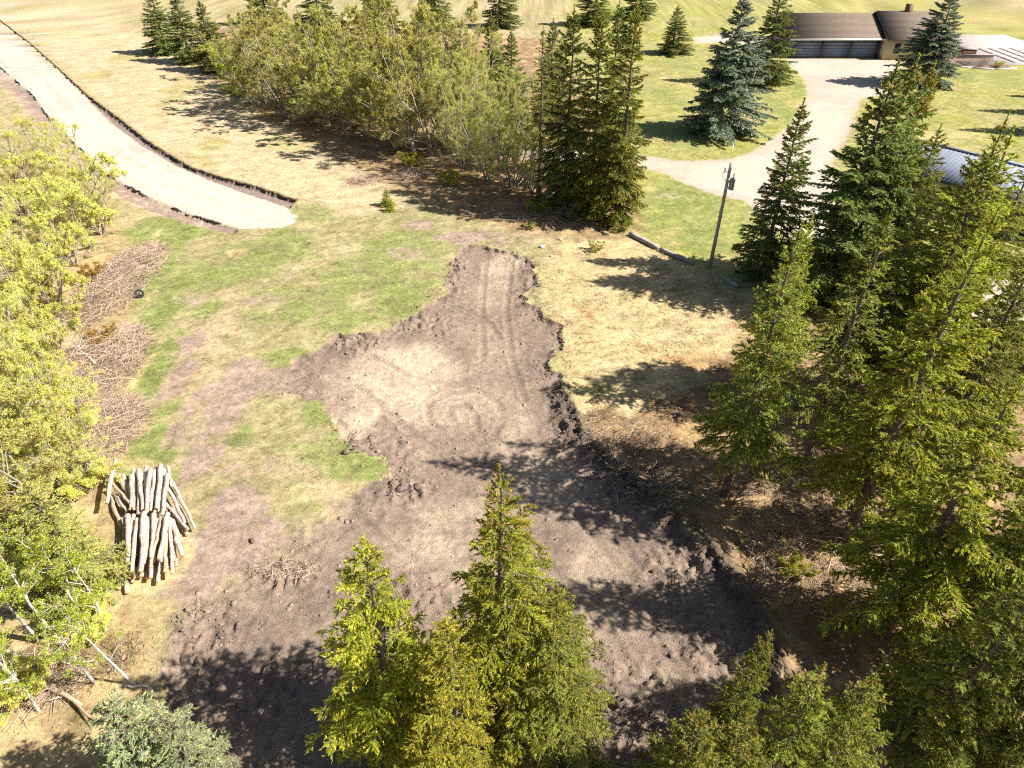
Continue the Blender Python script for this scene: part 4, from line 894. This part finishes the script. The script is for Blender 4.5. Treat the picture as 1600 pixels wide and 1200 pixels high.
brush('brush_pile', 1270, 830, 110, 110, 700, .25, 'dead branches strewn over the right hand forest floor', 60, lens=(.4, 2.4))
def dead_branch(p0, p1, z0, z1, rad, label, mat, seed, forks=6, name='dead_branch', category='branch', group='fallen branches'):
    r = random.Random(seed); a, b = on(G(*p0), z0), on(G(*p1), z1); n = 6
    pts = [a.lerp(b, i / n) + Vector((r.gauss(0, .05), r.gauss(0, .05), r.gauss(0, .02))) for i in range(n + 1)]
    gs = [pipe(pts, [rad * (1 - .75 * i / n) for i in range(n + 1)], 8)]
    L = (b - a).length
    for k in range(forks):
        t = r.uniform(.35, .95); q = a.lerp(b, t); d = (b - a).normalized() + Vector((r.gauss(0, .7), r.gauss(0, .7), abs(r.gauss(0, .3)))); l = L * r.uniform(.15, .4)
        gs.append(pipe([q, q + d * l * .5, q + d * l], [rad * .35, rad * .22, rad * .08], 5, False))
    return tag(part(name, cat(*gs), M[mat], None, True), label, category, group)
dead_branch((-20, 1025), (132, 1106), .30, .22, .24, 'thick bare fallen trunk across the bottom left corner', 'log2', 1, 2, 'fallen_tree', 'fallen tree')
dead_branch((192, 1073), (243, 1078), .12, .3, .06, 'white fallen birch stem beside the dirt at the bottom left', 'birch', 2, 7, 'fallen_birch', 'fallen birch')
dead_branch((70, 525), (165, 485), .9, 1.3, .06, 'long dark branch lying across the left brush', 'bark', 3, 5)
dead_branch((158, 590), (120, 555), 1.1, 1.5, .05, 'pale forked dead branch on top of the middle brush pile', 'birch', 4, 8)
dead_branch((110, 770), (75, 700), .4, 2.6, .11, 'pale leaning dead stem at the left above the soft spruce', 'greybark', 5, 4)
dead_branch((40, 765), (18, 690), .4, 2.8, .12, 'grey leaning dead stem near the left edge', 'greybark', 6, 5)
dead_branch((1150, 1025), (1195, 1020), .3, .4, .03, 'thin pale branch in the deep shade beside the slim spruce', 'birch', 7, 3)
dead_branch((800, 300), (838, 282), .2, 1.8, .06, 'thin pale dead stem leaning under the slender spruce', 'birch', 8, 3)

# ------------------------------------------------------------------ log stack: every log a thing
LOGS = [  # top end, bottom end (zoomed sketch units), height of its layer, radius, tone, label
 ((165, 65), (95, 400), .95, .13, 0, 'pale log jutting out at the upper left corner of the stack'),
 ((155, 265), (318, 460), .70, .10, 1, 'thin log lying diagonally across the left of the upper stack'),
 ((180, 350), (262, 480), .45, .13, 0, 'short thick log under the diagonal thin one'),
 ((135, 375), (215, 620), .18, .14, 1, 'log half hidden by the soft spruce at the left of the stack'),
 ((200, 185), (300, 420), .30, .13, 0, 'low log behind the left of the upper stack'),
 ((238, 195), (318, 430), .32, .14, 0, 'low log next to the one behind the left of the upper stack'),
 ((300, 195), (303, 440), .72, .15, 0, None), ((340, 185), (326, 450), .50, .13, 1, None), ((365, 150), (398, 455), .80, .14, 0, None),
 ((430, 125), (408, 400), .55, .13, 0, None), ((463, 145), (430, 472), .88, .15, 0, None), ((512, 130), (480, 452), .72, .13, 1, None),
 ((548, 103), (520, 440), 1.02, .15, 0, None), ((582, 142), (548, 425), .75, .13, 0, None), ((606, 188), (568, 497), .98, .14, 0, None),
 ((480, 200), (465, 500), .35, .13, 1, None), ((390, 330), (375, 500), .25, .12, 1, None), ((530, 300), (505, 520), .38, .13, 1, None),
 ((612, 110), (645, 265), .45, .13, 0, 'log splayed outward at the top right of the stack'),
 ((652, 245), (832, 612), .30, .13, 0, 'long outermost log lying on the right side of the stack'),
 ((622, 305), (752, 562), .50, .15, 0, 'thick splayed log second from the right side'),
 ((602, 428), (772, 625), .42, .14, 0, 'splayed log crossing the middle right of the stack'),
 ((640, 510), (765, 672), .16, .14, 1, 'low splayed log with its end poking out at the right'),
 ((268, 532), (268, 895), .80, .16, 0, None), ((318, 528), (280, 900), .62, .15, 0, None), ((350, 568), (308, 975), .84, .15, 0, None),
 ((406, 518), (385, 972), 1.02, .18, 0, 'thickest pale log on top of the lower stack'),
 ((456, 540), (432, 852), .72, .13, 0, None), ((490, 522), (470, 856), .86, .14, 0, None), ((528, 478), (505, 720), .60, .13, 0, None),
 ((550, 575), (468, 945), .82, .12, 1, None), ((605, 518), (540, 872), 1.02, .16, 0, 'pale log slanting on top of the right part of the lower stack'),
 ((602, 700), (590, 985), .52, .14, 1, None), ((620, 555), (648, 993), .62, .13, 0, None), ((648, 620), (684, 935), .32, .11, 1, None),
 ((648, 575), (728, 848), .55, .16, 0, 'thick log splayed at the lower right of the stack'),
 ((548, 820), (528, 1078), .30, .14, 0, None), ((485, 780), (468, 1042), .45, .14, 0, None), ((330, 800), (315, 1075), .15, .14, 1, None),
 ((290, 800), (268, 1042), .32, .15, 0, None), ((240, 960), (265, 1165), .15, .15, 0, 'lowest log end poking out below the stack'),
 ((200, 930), (196, 1132), .15, .13, 0, 'log end poking out beside the spruce at the bottom of the stack'),
 ((450, 780), (438, 1045), .18, .13, 1, None), ((400, 780), (388, 1025), .34, .14, 1, None), ((375, 780), (362, 1030), .15, .14, 1, None),
 ((322, 144), (294, 456), 0.62, .13, 0, None), ((385, 180), (357, 485), 0.66, .13, 0, None), ((446, 157), (418, 468), 0.74, .13, 0, None), ((497, 154), (469, 461), 0.86, .13, 0, None), ((530, 160), (502, 480), 0.80, .13, 0, None), ((566, 142), (538, 468), 0.86, .13, 0, None), ((246, 547), (226, 898), 0.50, .13, 1, None), ((300, 565), (280, 880), 0.74, .13, 1, None), ((336, 577), (316, 898), 0.72, .13, 1, None), ((430, 555), (410, 910), 0.88, .13, 0, None), ((512, 569), (492, 886), 0.72, .13, 0, None), ((574, 563), (554, 892), 0.70, .13, 0, None), ((632, 569), (657, 886), 0.45, .13, 0, None),
]
def make_log(a, b, rad, mat, label, seed, group='stacked logs'):
    r = random.Random(seed); L = (b - a).length; rot = (b - a).to_track_quat('Z', 'Y'); c = (a + b) / 2
    n = 7; pts = [Vector((r.gauss(0, .012) + .03 * math.sin(i * 3.1 / n) * r.choice((-1, 1)), r.gauss(0, .012), -L / 2 + L * i / n)) for i in range(n + 1)]
    rs = [rad * (1.08 - .22 * i / n) * r.uniform(.95, 1.06) for i in range(n + 1)]
    V, F = pipe(pts, rs, 12, False)
    knots = []
    for q in range(5):
        i = r.randrange(1, n); t = r.uniform(0, 6.28); d = Vector((math.cos(t), math.sin(t), 0)); p = pts[i] + d * rs[i] * .85
        knots.append(pipe([p, p + d * .05], [.022, .012], 6))
    o = part('log', cat((V, F), *knots), mat, None, True)
    o.location = c; o.rotation_mode = 'QUATERNION'; o.rotation_quaternion = rot
    for i, s in ((0, -1), (n, 1)):
        e = pipe([pts[i] - Vector((0, 0, s * .015)), pts[i] + Vector((0, 0, s * .004))], [rs[i] * .985, rs[i] * .94], 12)
        part('cut_end', e, M['cut'], o)
    return tag(o, label, 'log', group)
zz_ = lambda q: (150 + q[0] / 5.4529, 710 + q[1] / 5.4529)
NUM = ['second', 'third', 'fourth', 'fifth', 'sixth', 'seventh', 'eighth', 'ninth', 'tenth', 'eleventh', 'twelfth', 'thirteenth']
ORD = ['leftmost'] + [q + ' from the left' for q in NUM] + [q + ' from the right' for q in NUM[::-1]] + ['rightmost']
def ordinal(i, n): return ORD[i] if i < (n + 1) // 2 else ORD[len(ORD) - (n - i)]
unnamed = {h: sorted([q for q in range(len(LOGS)) if LOGS[q][5] is None and (LOGS[q][0][1] < 505 and LOGS[q][1][1] < 560) == h], key=lambda q: LOGS[q][0][0] + LOGS[q][1][0]) for h in (True, False)}
for i, (t, b, z, rad, tone, lb) in enumerate(LOGS):
    pa, pb = zz_(t), zz_(b)
    a, b2 = at(*pa, z), at(*pb, z)
    g0 = (zground(a.x, a.y) + zground(b2.x, b2.y)) / 2
    a.z += g0 + rng.uniform(-.03, .05); b2.z += g0 + rng.uniform(-.03, .05)
    if lb is None:
        hf = t[1] < 505 and b[1] < 560; u = unnamed[hf]
        lb = ('tan' if tone else 'pale') + ' log, ' + ordinal(u.index(i), len(u)) + ' in the ' + ('upper' if hf else 'lower') + ' stack half'
    ext = (b2 - a) * .05; make_log(a - ext, b2 + ext, rad * rng.uniform(.64, .86), M['log2'] if tone else M[('log', 'log3', 'log4', 'log3')[i % 4]], lb, 300 + i)
# weathered timbers at the edge of the lawn
def timber(p0, p1, w, label, seed):
    a, b = on(G(*p0), w * .9), on(G(*p1), w * .9); c = (a + b) / 2; L = (b - a).length; r = random.Random(seed); n = 6
    V = []; F = []
    for i in range(n + 1):
        x = -L / 2 + L * i / n
        for s, u in ((-1, -1), (1, -1), (1, 1), (-1, 1)): V.append((x, s * w * r.uniform(.92, 1.05), u * w * r.uniform(.92, 1.05)))
    for i in range(n):
        for q in range(4): F.append((i * 4 + q, i * 4 + (q + 1) % 4, i * 4 + 4 + (q + 1) % 4, i * 4 + 4 + q))
    F += [(3, 2, 1, 0), (n * 4, n * 4 + 1, n * 4 + 2, n * 4 + 3)]
    o = part('timber', (np.array(V), np.array(F)), M['timber'], None); o.location = c
    d = b - a; o.rotation_euler = (0, -math.atan2(d.z, math.hypot(d.x, d.y)), math.atan2(d.y, d.x))
    return tag(o, label, 'timber', 'timbers at the lawn edge')
timber((984, 368), (1028, 390), .17, 'grey weathered timber nearest the spruces at the lawn edge', 1)
timber((1031, 392), (1084, 414), .16, 'grey weathered timber in shade between the pole and its neighbour', 2)
timber((1132, 437), (1153, 449), .15, 'short weathered timber right of the utility pole', 3)

# ------------------------------------------------------------------ tyre, stones, soil blocks, drum
def lathe(prof, k=28):
    V = []; F = []; n = len(prof)
    for q in range(k):
        t = q * 2 * math.pi / k
        for x, z in prof: V.append((x * math.cos(t), x * math.sin(t), z))
    for q in range(k):
        for i in range(n):
            F.append((q * n + i, ((q + 1) % k) * n + i, ((q + 1) % k) * n + (i + 1) % n, q * n + (i + 1) % n))
    return np.array(V), np.array(F)
ty = part('tyre', lathe([(.19, -.09), (.24, -.115), (.30, -.115), (.335, -.08), (.345, 0), (.335, .08), (.30, .115), (.24, .115), (.19, .09), (.205, .07), (.21, 0), (.205, -.07)]), M['rubber'], None, True)
ty.location = on(G(219, 463), .27); ty.rotation_euler = (math.radians(62), math.radians(8), math.radians(25))
for k in range(24):
    t = k * 2 * math.pi / 24; c, s = math.cos(t), math.sin(t)
    v, f = box(.334, .352, -.03, .03, -.075, .075); v2 = v.copy(); v2[:, 0] = v[:, 0] * c - v[:, 1] * s; v2[:, 1] = v[:, 0] * s + v[:, 1] * c
    if k == 0: tread = (v2, f)
    else: tread = cat(tread, (v2, f))
part('tread', tread, M['rubber'], ty)
tag(ty, 'discarded black tyre propped on the grass beside the brush pile', 'tyre')
def rock(name, px, py, size, mat, label, category, seed, group=None, flat=.6):
    r = np.random.default_rng(seed); V = []; F = []; nu, nv = 9, 5
    for j in range(nv + 1):
        ph = math.pi * j / nv
        for i in range(nu):
            th = 2 * math.pi * i / nu
            V.append((math.sin(ph) * math.cos(th), math.sin(ph) * math.sin(th), math.cos(ph)))
    V = np.array(V); w = r.normal(0, 1, (4, 3)); V = V * (1 + .16 * sum(np.sin(V @ a * 2.2 + k) for k, a in enumerate(w)) / 2)[:, None]
    V = np.sign(V) * np.abs(V) ** .7 * np.array(size) * .5 + r.normal(0, .045, V.shape) * max(size)
    for j in range(nv):
        for i in range(nu): F.append((j * nu + i, j * nu + (i + 1) % nu, (j + 1) * nu + (i + 1) % nu, (j + 1) * nu + i))
    o = part(name, (V, np.array(F)), M[mat], None); o.location = on(G(px, py), size[2] * .3); o.rotation_euler = (0, 0, r.uniform(0, 6))
    return tag(o, label, category, group)
rock('stone', 847, 387, (.45, .35, .30), 'stone', 'largest white stone above the dirt tip', 'stone', 1, 'white stones')
rock('stone', 876, 376, (.35, .25, .22), 'stone', 'white stone nearest the spruces above the dirt tip', 'stone', 2, 'white stones')
rock('stone', 861, 401, (.25, .22, .16), 'stone', 'smallest white stone close to the dirt edge', 'stone', 3, 'white stones')
rock('stone', 732, 333, (.5, .35, .2), 'stone', 'pale stone in the spruce shadow below the tree row', 'stone', 4, 'white stones')
rock('soil_block', 541, 708, (.40, .35, .35), 'soil', 'lone dark block of soil at the tip of the lower green patch', 'soil block', 5, 'soil blocks')
rock('soil_block', 628, 760, (.75, .55, .45), 'soil', 'large slab of soil among clods in the middle of the dirt', 'soil block', 6, 'soil blocks')
rock('soil_block', 652, 757, (.45, .4, .3), 'soil', 'dark clod right of the large soil slab', 'soil block', 7, 'soil blocks')
rock('soil_block', 612, 752, (.4, .3, .3), 'soil', 'dark clod left of the large soil slab', 'soil block', 8, 'soil blocks')
rock('soil_block', 975, 1095, (.8, .6, .4), 'soil', 'broken slab of soil near the bottom of the dirt', 'soil block', 9, 'soil blocks')
rock('stone', 1213, 610, (.5, .4, .4), 'stone', 'pale stone leaning on the blue grey drum', 'stone', 10, 'white stones')
rock('soil_block', 395, 845, (.35, .25, .2), 'soil', 'small dark clod on the worn track', 'soil block', 12, 'soil blocks')
dr = empty('steel_drum', on(G(1232, 628), .28), math.radians(100))
dr.rotation_euler = (math.radians(58), 0, math.radians(-12))
part('drum_body', lathe([(.01, -.02), (.27, -.02), (.29, .0), (.285, .28), (.30, .30), (.285, .32), (.285, .60), (.30, .62), (.285, .64), (.29, .94), (.29, 1.02), (.27, 1.02), (.27, .98), (.01, .98)], 24), M['drum'], dr, True)
part('bung', pipe([(0.15, 0, .975), (.15, 0, 1.0)], .03, 10), M['black'], dr)
tag(dr, 'blue grey steel drum lying in deep shade between the spruce trunks', 'drum')

# ------------------------------------------------------------------ utility pole
pb = on(G(1109, 418)); up = empty('utility_pole', pb); up.rotation_euler = (0, math.radians(.6), 0)
ph = tip_height(G(1109, 418), (1136, 255))
part('pole', pipe([(0, 0, -.3), (0, 0, ph * .5), (0, 0, ph)], [.165, .14, .115], 14), M['pole'], up, True)
tr = part('transformer', lathe([(.01, ph - 2.1), (.19, ph - 2.1), (.21, ph - 2.05), (.21, ph - 1.35), (.225, ph - 1.33), (.225, ph - 1.28), (.12, ph - 1.2), (.01, ph - 1.19)], 20), M['steel'], up, True)
tr.location = (.38, -.04, 0)
for i in range(7):
    if i == 0: bu = lathe([(.01, 0), (.03, 0), (.055, .03), (.03, .06), (.01, .06)], 12)
    else:
        v, f = lathe([(.01, 0), (.03, 0), (.055, .03), (.03, .06), (.01, .06)], 12); v[:, 2] += i * .055; bu = cat(bu, (v, f))
b1 = part('bushing', bu, M['ceramic'], tr, True); b1.location = (.03, 0, ph - 1.2)
for i, z in enumerate((ph - 1.5, ph - 1.95)): part('mounting_bracket', box(.08, .22, -.06, .02, z - .03, z + .03), M['steel'], up)
part('cutout_arm', pipe([(-.08, 0, ph - .75), (-.34, 0, ph - .62)], .025, 8), M['steel'], up)
fc = part('fuse_cutout', cat(pipe([(-.34, 0, ph - .80), (-.36, 0, ph - .40)], .035, 10), pipe([(-.44, 0, ph - .84), (-.40, 0, ph - .32)], .016, 8)), M['ceramic'], up, True)
part('lead_wire', pipe([(-.42, 0, ph - .84), (-.46, 0, ph - 1.1), (-.30, 0, ph - 1.35), (-.12, 0, ph - 1.42), (.1, -.16, ph - 1.3), (.41, -.04, ph - .82)], .012, 6), M['black'], up, True)
part('drip_loop', pipe([(.45, -.2, ph - 1.75), (.62, -.2, ph - 2.2), (.55, -.2, ph - 2.6), (.25, -.18, ph - 2.7), (.12, -.12, ph - 2.4)], .012, 6), M['black'], up, True)
for z in (ph - 1.42, ph - 4.4, ph * .33): part('pole_band', lathe([(.125, z - .03), (.165, z - .03), (.165, z + .03), (.125, z + .03)], 14), M['steel'], up)
part('ground_wire', pipe([(-.10, -.125, .0), (-.09, -.115, ph * .5), (-.08, -.095, ph - 1.5)], .010, 6), M['steel'], up, True)
tag(up, 'wooden utility pole with grey transformer at the edge of the green lawn', 'utility pole')
st = empty('marker_stake', on(G(1143, 239)))
part('stake', box(-.05, .05, -.04, .04, -.1, 1.15), M['white'], st); part('cap', box(-.06, .06, -.05, .05, 1.15, 1.2), M['steel'], st)
tag(st, 'thin white marker stake on the lawn island beside the driveway', 'stake')

# ------------------------------------------------------------------ shed with the metal roof
A, Bp = at(1412, 217, 4.2), at(1600, 266, 4.2)
Cc = at(1384, 256, 3.0)
dirx = Vector((math.cos(math.radians(-51)), math.sin(math.radians(-51)), 0)); perp = Vector((dirx.y, -dirx.x, 0))
run = 5.6
sh = empty('metal_roof_shed', (A.x, A.y, 0), math.atan2(dirx.y, dirx.x))
SL, EAVE, RIDGE = 19.0, 3.0, 4.4
def slope(y0, y1, z0, z1, x0, x1, th=.06):
    return np.array([(x0, y0, z0 - th), (x1, y0, z0 - th), (x1, y1, z1 - th), (x0, y1, z1 - th), (x0, y0, z0), (x1, y0, z0), (x1, y1, z1), (x0, y1, z1)]), BOXF
rf = part('roof', cat(slope(-run, 0, EAVE, RIDGE, 0, SL), slope(run, 0, EAVE, RIDGE, 0, SL)), M['roofmetal'], sh)
ribs = [slope(-run, 0, EAVE + .045, RIDGE + .045, x - .025, x + .025, .03) for x in np.arange(.25, SL, .40)]
part('ribs', cat(*ribs), M['roofmetal'], rf)
part('ridge_cap', cat(slope(-.25, 0, RIDGE - .0, RIDGE + .075, -.05, SL + .05, .04), slope(.25, 0, RIDGE, RIDGE + .075, -.05, SL + .05, .04)), M['trimdark'], rf)
part('eave_trim', box(-.05, SL + .05, -run - .08, -run - .02, EAVE - .22, EAVE + .05), M['trimdark'], sh)
part('gable_trim', slope(-run, 0, EAVE + .06, RIDGE + .06, -.10, -.02, .25), M['trimdark'], sh)
part('wall', box(.4, SL - .4, -run + .5, run - .5, 0, EAVE + .05), M['beige'], sh)
for x in (2.0, 7.5, 13.0):
    d = part('door', box(x, x + 3.0, -run + .42, -run + .51, .0, 2.5), M['brownwood'], sh)
    part('handle', box(x + 2.7, x + 2.78, -run + .36, -run + .425, 1.0, 1.25), M['black'], d)
tag(sh, 'long shed with ribbed blue grey metal roof behind the right hand spruces', 'shed')

# ------------------------------------------------------------------ house with garage doors
h0 = G(1236, 90); h1 = G(1374, 92); HL = h1.x - h0.x + .6
hs = empty('house', (h0.x - .4, h0.y, 0))
part('wall', box(0, HL, 0, 11, 0, 3.5), M['bluegrey'], hs)
nd = 3; dw = (HL - 1.6) / nd
for k in range(nd):
    x = .6 + k * (dw + .2)
    gd = part('garage_door', box(x, x + dw, -.05, .02, .03, 2.6), M['bluegrey'], hs)
    for q in range(5): part('panel', box(x + .08, x + dw - .08, -.085, -.048, .10 + q * .5, .53 + q * .5), M['bluegrey'], gd)
for k in range(nd + 1):
    x = .3 + k * (dw + .2); part('post', box(x - .12, x + .12, -.62, -.38, 0, 3.2), M['trimdark'], hs)
part('sill', box(-.1, HL + .1, -.30, -.09, 0, .12), M['brownwood'], hs)
def courses(y0, y1, z0, z1, x0, x1, n):
    o = []
    for q in range(n):
        a, b = q / n, (q + 1) / n + .01
        o.append(slope(y0 + (y1 - y0) * a, y0 + (y1 - y0) * b, z0 + (z1 - z0) * a + .05, z0 + (z1 - z0) * b + .012, x0 + .02, x1 - .02, .04))
    return cat(*o)
ro = part('roof', cat(slope(-1.0, 5.5, 3.25, 6.3, -.8, HL + .4, .18), slope(12.0, 5.5, 3.25, 6.3, -.8, HL + .4, .18)), M['shingle'], hs)
part('shingle_courses', courses(-1.0, 5.5, 3.25, 6.3, -.8, HL + .4, 22), M['shingle'], ro)
part('gutter', pipe([(-.8, -1.14, 3.2), (HL + .4, -1.14, 3.2)], .07, 8), M['white'], ro)
part('fascia', box(-.8, HL + .4, -1.06, -1.0, 3.0, 3.28), M['white'], ro)
W0, W1 = HL, HL + 9.0
part('wing_wall', box(W0, W1, -1.6, 11, 0, 3.55), M['beige'], hs)
for k in range(28):
    x = W0 + .16 + k * .32; part('batten', box(x - .025, x + .025, -1.63, -1.601, .05, 3.4), M['beige'], hs)
for x in (W0 + 1.6, W0 + 5.6):
    wd = part('window', box(x, x + 1.0, -1.66, -1.60, 1.0, 2.6), M['trimdark'], hs); part('pane', box(x + .08, x + .92, -1.675, -1.655, 1.08, 2.52), M['glass'], wd)
wr = part('wing_roof', cat(slope(-2.3, 5.0, 3.3, 6.7, W0 - .3, W1 + .6, .18), slope(12.3, 5.0, 3.3, 6.7, W0 - .3, W1 + .6, .18)), M['shingle'], hs)
part('shingle_courses', courses(-2.3, 5.0, 3.3, 6.7, W0 - .3, W1 + .6, 24), M['shingle'], wr)
part('chimney', box(W0 + 5, W0 + 6, 4.6, 5.6, 5.5, 7.8), M['brownwood'], wr)
tag(hs, 'house with blue grey garage doors and beige wing at the top right', 'house')
# patio beside the house
pt = G(1500, 100); pr = G(1590, 66); pw = pr.x - pt.x
pa = structure(part('patio', box(pt.x, pt.x + pw + 1.5, pt.y - 1, pt.y + 26, -.05, .10), M['concrete'], None))
for j in range(6):
    for i in range(4): part('paving_slab', box(pt.x + pw * .45 + i * 2.0, pt.x + pw * .45 + i * 2.0 + 1.94, pt.y + .5 + j * 2.0, pt.y + .5 + j * 2.0 + 1.94, .06, .118 + .01 * ((i * 3 + j * 5) % 3)), M['concrete'], pa)
mb = structure(part('mulch_bed', (np.array([(pt.x - 2, pt.y - 2.2, .03), (pt.x + 3.5, pt.y - 4.2, .03), (pt.x + 7.5, pt.y - 3.6, .03), (pt.x + 7.0, pt.y + 3.5, .14), (pt.x + 1.0, pt.y + 4.5, .14), (pt.x - 2, pt.y + 2, .14)]), np.array([(0, 1, 2, 3), (0, 3, 4, 5)])), M['mulch'], None))
kb = [(pt.x - 2.4, pt.y - 2.1), (pt.x + .3, pt.y - 3.3), (pt.x + 3.4, pt.y - 4.35), (pt.x + 7.6, pt.y - 3.7)]
for i, (a, b) in enumerate(zip(kb, kb[1:])):
    tag(part('edging_stone', pipe([(*a, .08), ((a[0] + b[0]) / 2, (a[1] + b[1]) / 2, .10), (*b, .08)], .14, 8), M['stone'], None, True), ('left', 'middle', 'right')[i] + ' length of pale stone edging in front of the mulch bed', 'edging', 'mulch bed edging')
hb = empty('wooden_box', (pt.x + 4.6, pt.y + 7.0, .10)); part('body', box(-1.3, 1.3, -1.0, 1.0, 0, 1.0), M['brownwood'], hb)
for k in range(9): part('slat', box(-1.24 + k * .28, -1.0 + k * .28, -1.035, -.995, .06, .94), M['brownwood'], hb)
part('lid', box(-1.38, 1.38, -1.08, 1.08, 1.0, 1.16), M['timber'], hb); tag(hb, 'brown wooden box with grey lid standing on the patio', 'box')
lw = empty('planter_wall', (pt.x + 4.6, pt.y + 4.0, .1)); part('planks', box(-3.2, 3.4, -.15, .15, 0, .55), M['timber'], lw); part('cap', box(-3.3, 3.5, -.22, .22, .55, .62), M['timber'], lw); tag(lw, 'low dark plank wall between mulch bed and wooden box', 'planter wall')
fe = empty('patio_fence', (pt.x + pw + .6, pt.y, .1))
for k in range(6): part('post', box(-.08, .08, -.5 + k * 2.6, -.34 + k * 2.6, 0, 1.5), M['brownwood'], fe)
for z in (.5, 1.35): part('rail', box(-.05, .05, -.4, 12.6, z, z + .12), M['brownwood'], fe)
tag(fe, 'brown rail fence along the right side of the patio', 'fence')
for i, (dx, dy, lb) in enumerate([(0.5, -1.0, 'dry twiggy shrub at the left of the mulch bed'), (2.6, -1.8, 'dry twiggy shrub in the centre of the mulch bed'), (5.4, -2.2, 'green tinged shrub at the right of the mulch bed'), (4.6, .6, 'dry twiggy shrub close to the plank wall')]):
    broadleaf('bare' if i != 2 else 'shrub', W(pt.x + dx, pt.y + dy), 1.0, 1.1, lb, mat='leaf_rust' if i != 2 else 'leaf', group='mulch bed shrubs', name='shrub', category='shrub')

# ------------------------------------------------------------------ yard things behind the spruces
tl_ = empty('cargo_trailer', on(G(1425, 492)), math.radians(-18))
part('body', box(-1.5, 1.5, -.95, .95, .45, 2.1), M['white'], tl_)
part('roof', slope(-.98, .98, 2.16, 2.16, -1.54, 1.54, .06), M['white'], tl_)
part('door', box(-.6, .6, -.98, -.952, .5, 1.95), M['white'], tl_); part('trim', box(-1.5, 1.5, -.975, -.953, .45, .62), M['orange'], tl_)
for x in (-.45, .45):
    for y in (-1.0, 1.0):
        w = lathe([(.14, -.09), (.30, -.09), (.32, 0), (.30, .09), (.14, .09)], 18); v = w[0][:, [0, 2, 1]] + np.array([x, y, .32]); o = part('wheel', (v, w[1]), M['rubber'], tl_, True)
part('tongue', pipe([(1.5, 0, .5), (2.5, 0, .48)], .05, 8), M['black'], tl_)
tag(tl_, 'white cargo trailer glimpsed through the spruces in the yard', 'trailer')
yc = empty('yellow_cart', on(G(1396, 236)), math.radians(20))
part('tray', cat(box(-1.3, 1.3, -.8, .8, .6, .68), box(-1.3, 1.3, -.8, -.74, .68, 1.2), box(-1.3, 1.3, .74, .8, .68, 1.2), box(-1.3, -1.24, -.74, .74, .68, 1.2), box(1.24, 1.3, -.74, .74, .68, 1.2)), M['yellow'], yc)
for x in (-.8, .8):
    for y in (-.9, .9):
        w = lathe([(.1, -.08), (.28, -.08), (.30, 0), (.28, .08), (.1, .08)], 16); part('wheel', (w[0][:, [0, 2, 1]] + np.array([x, y, .30]), w[1]), M['rubber'], yc, True)
part('drawbar', pipe([(-1.3, 0, .6), (-2.2, 0, .45)], .04, 8), M['black'], yc)
tag(yc, 'yellow cart parked on the lawn beside the left end of the shed', 'cart')
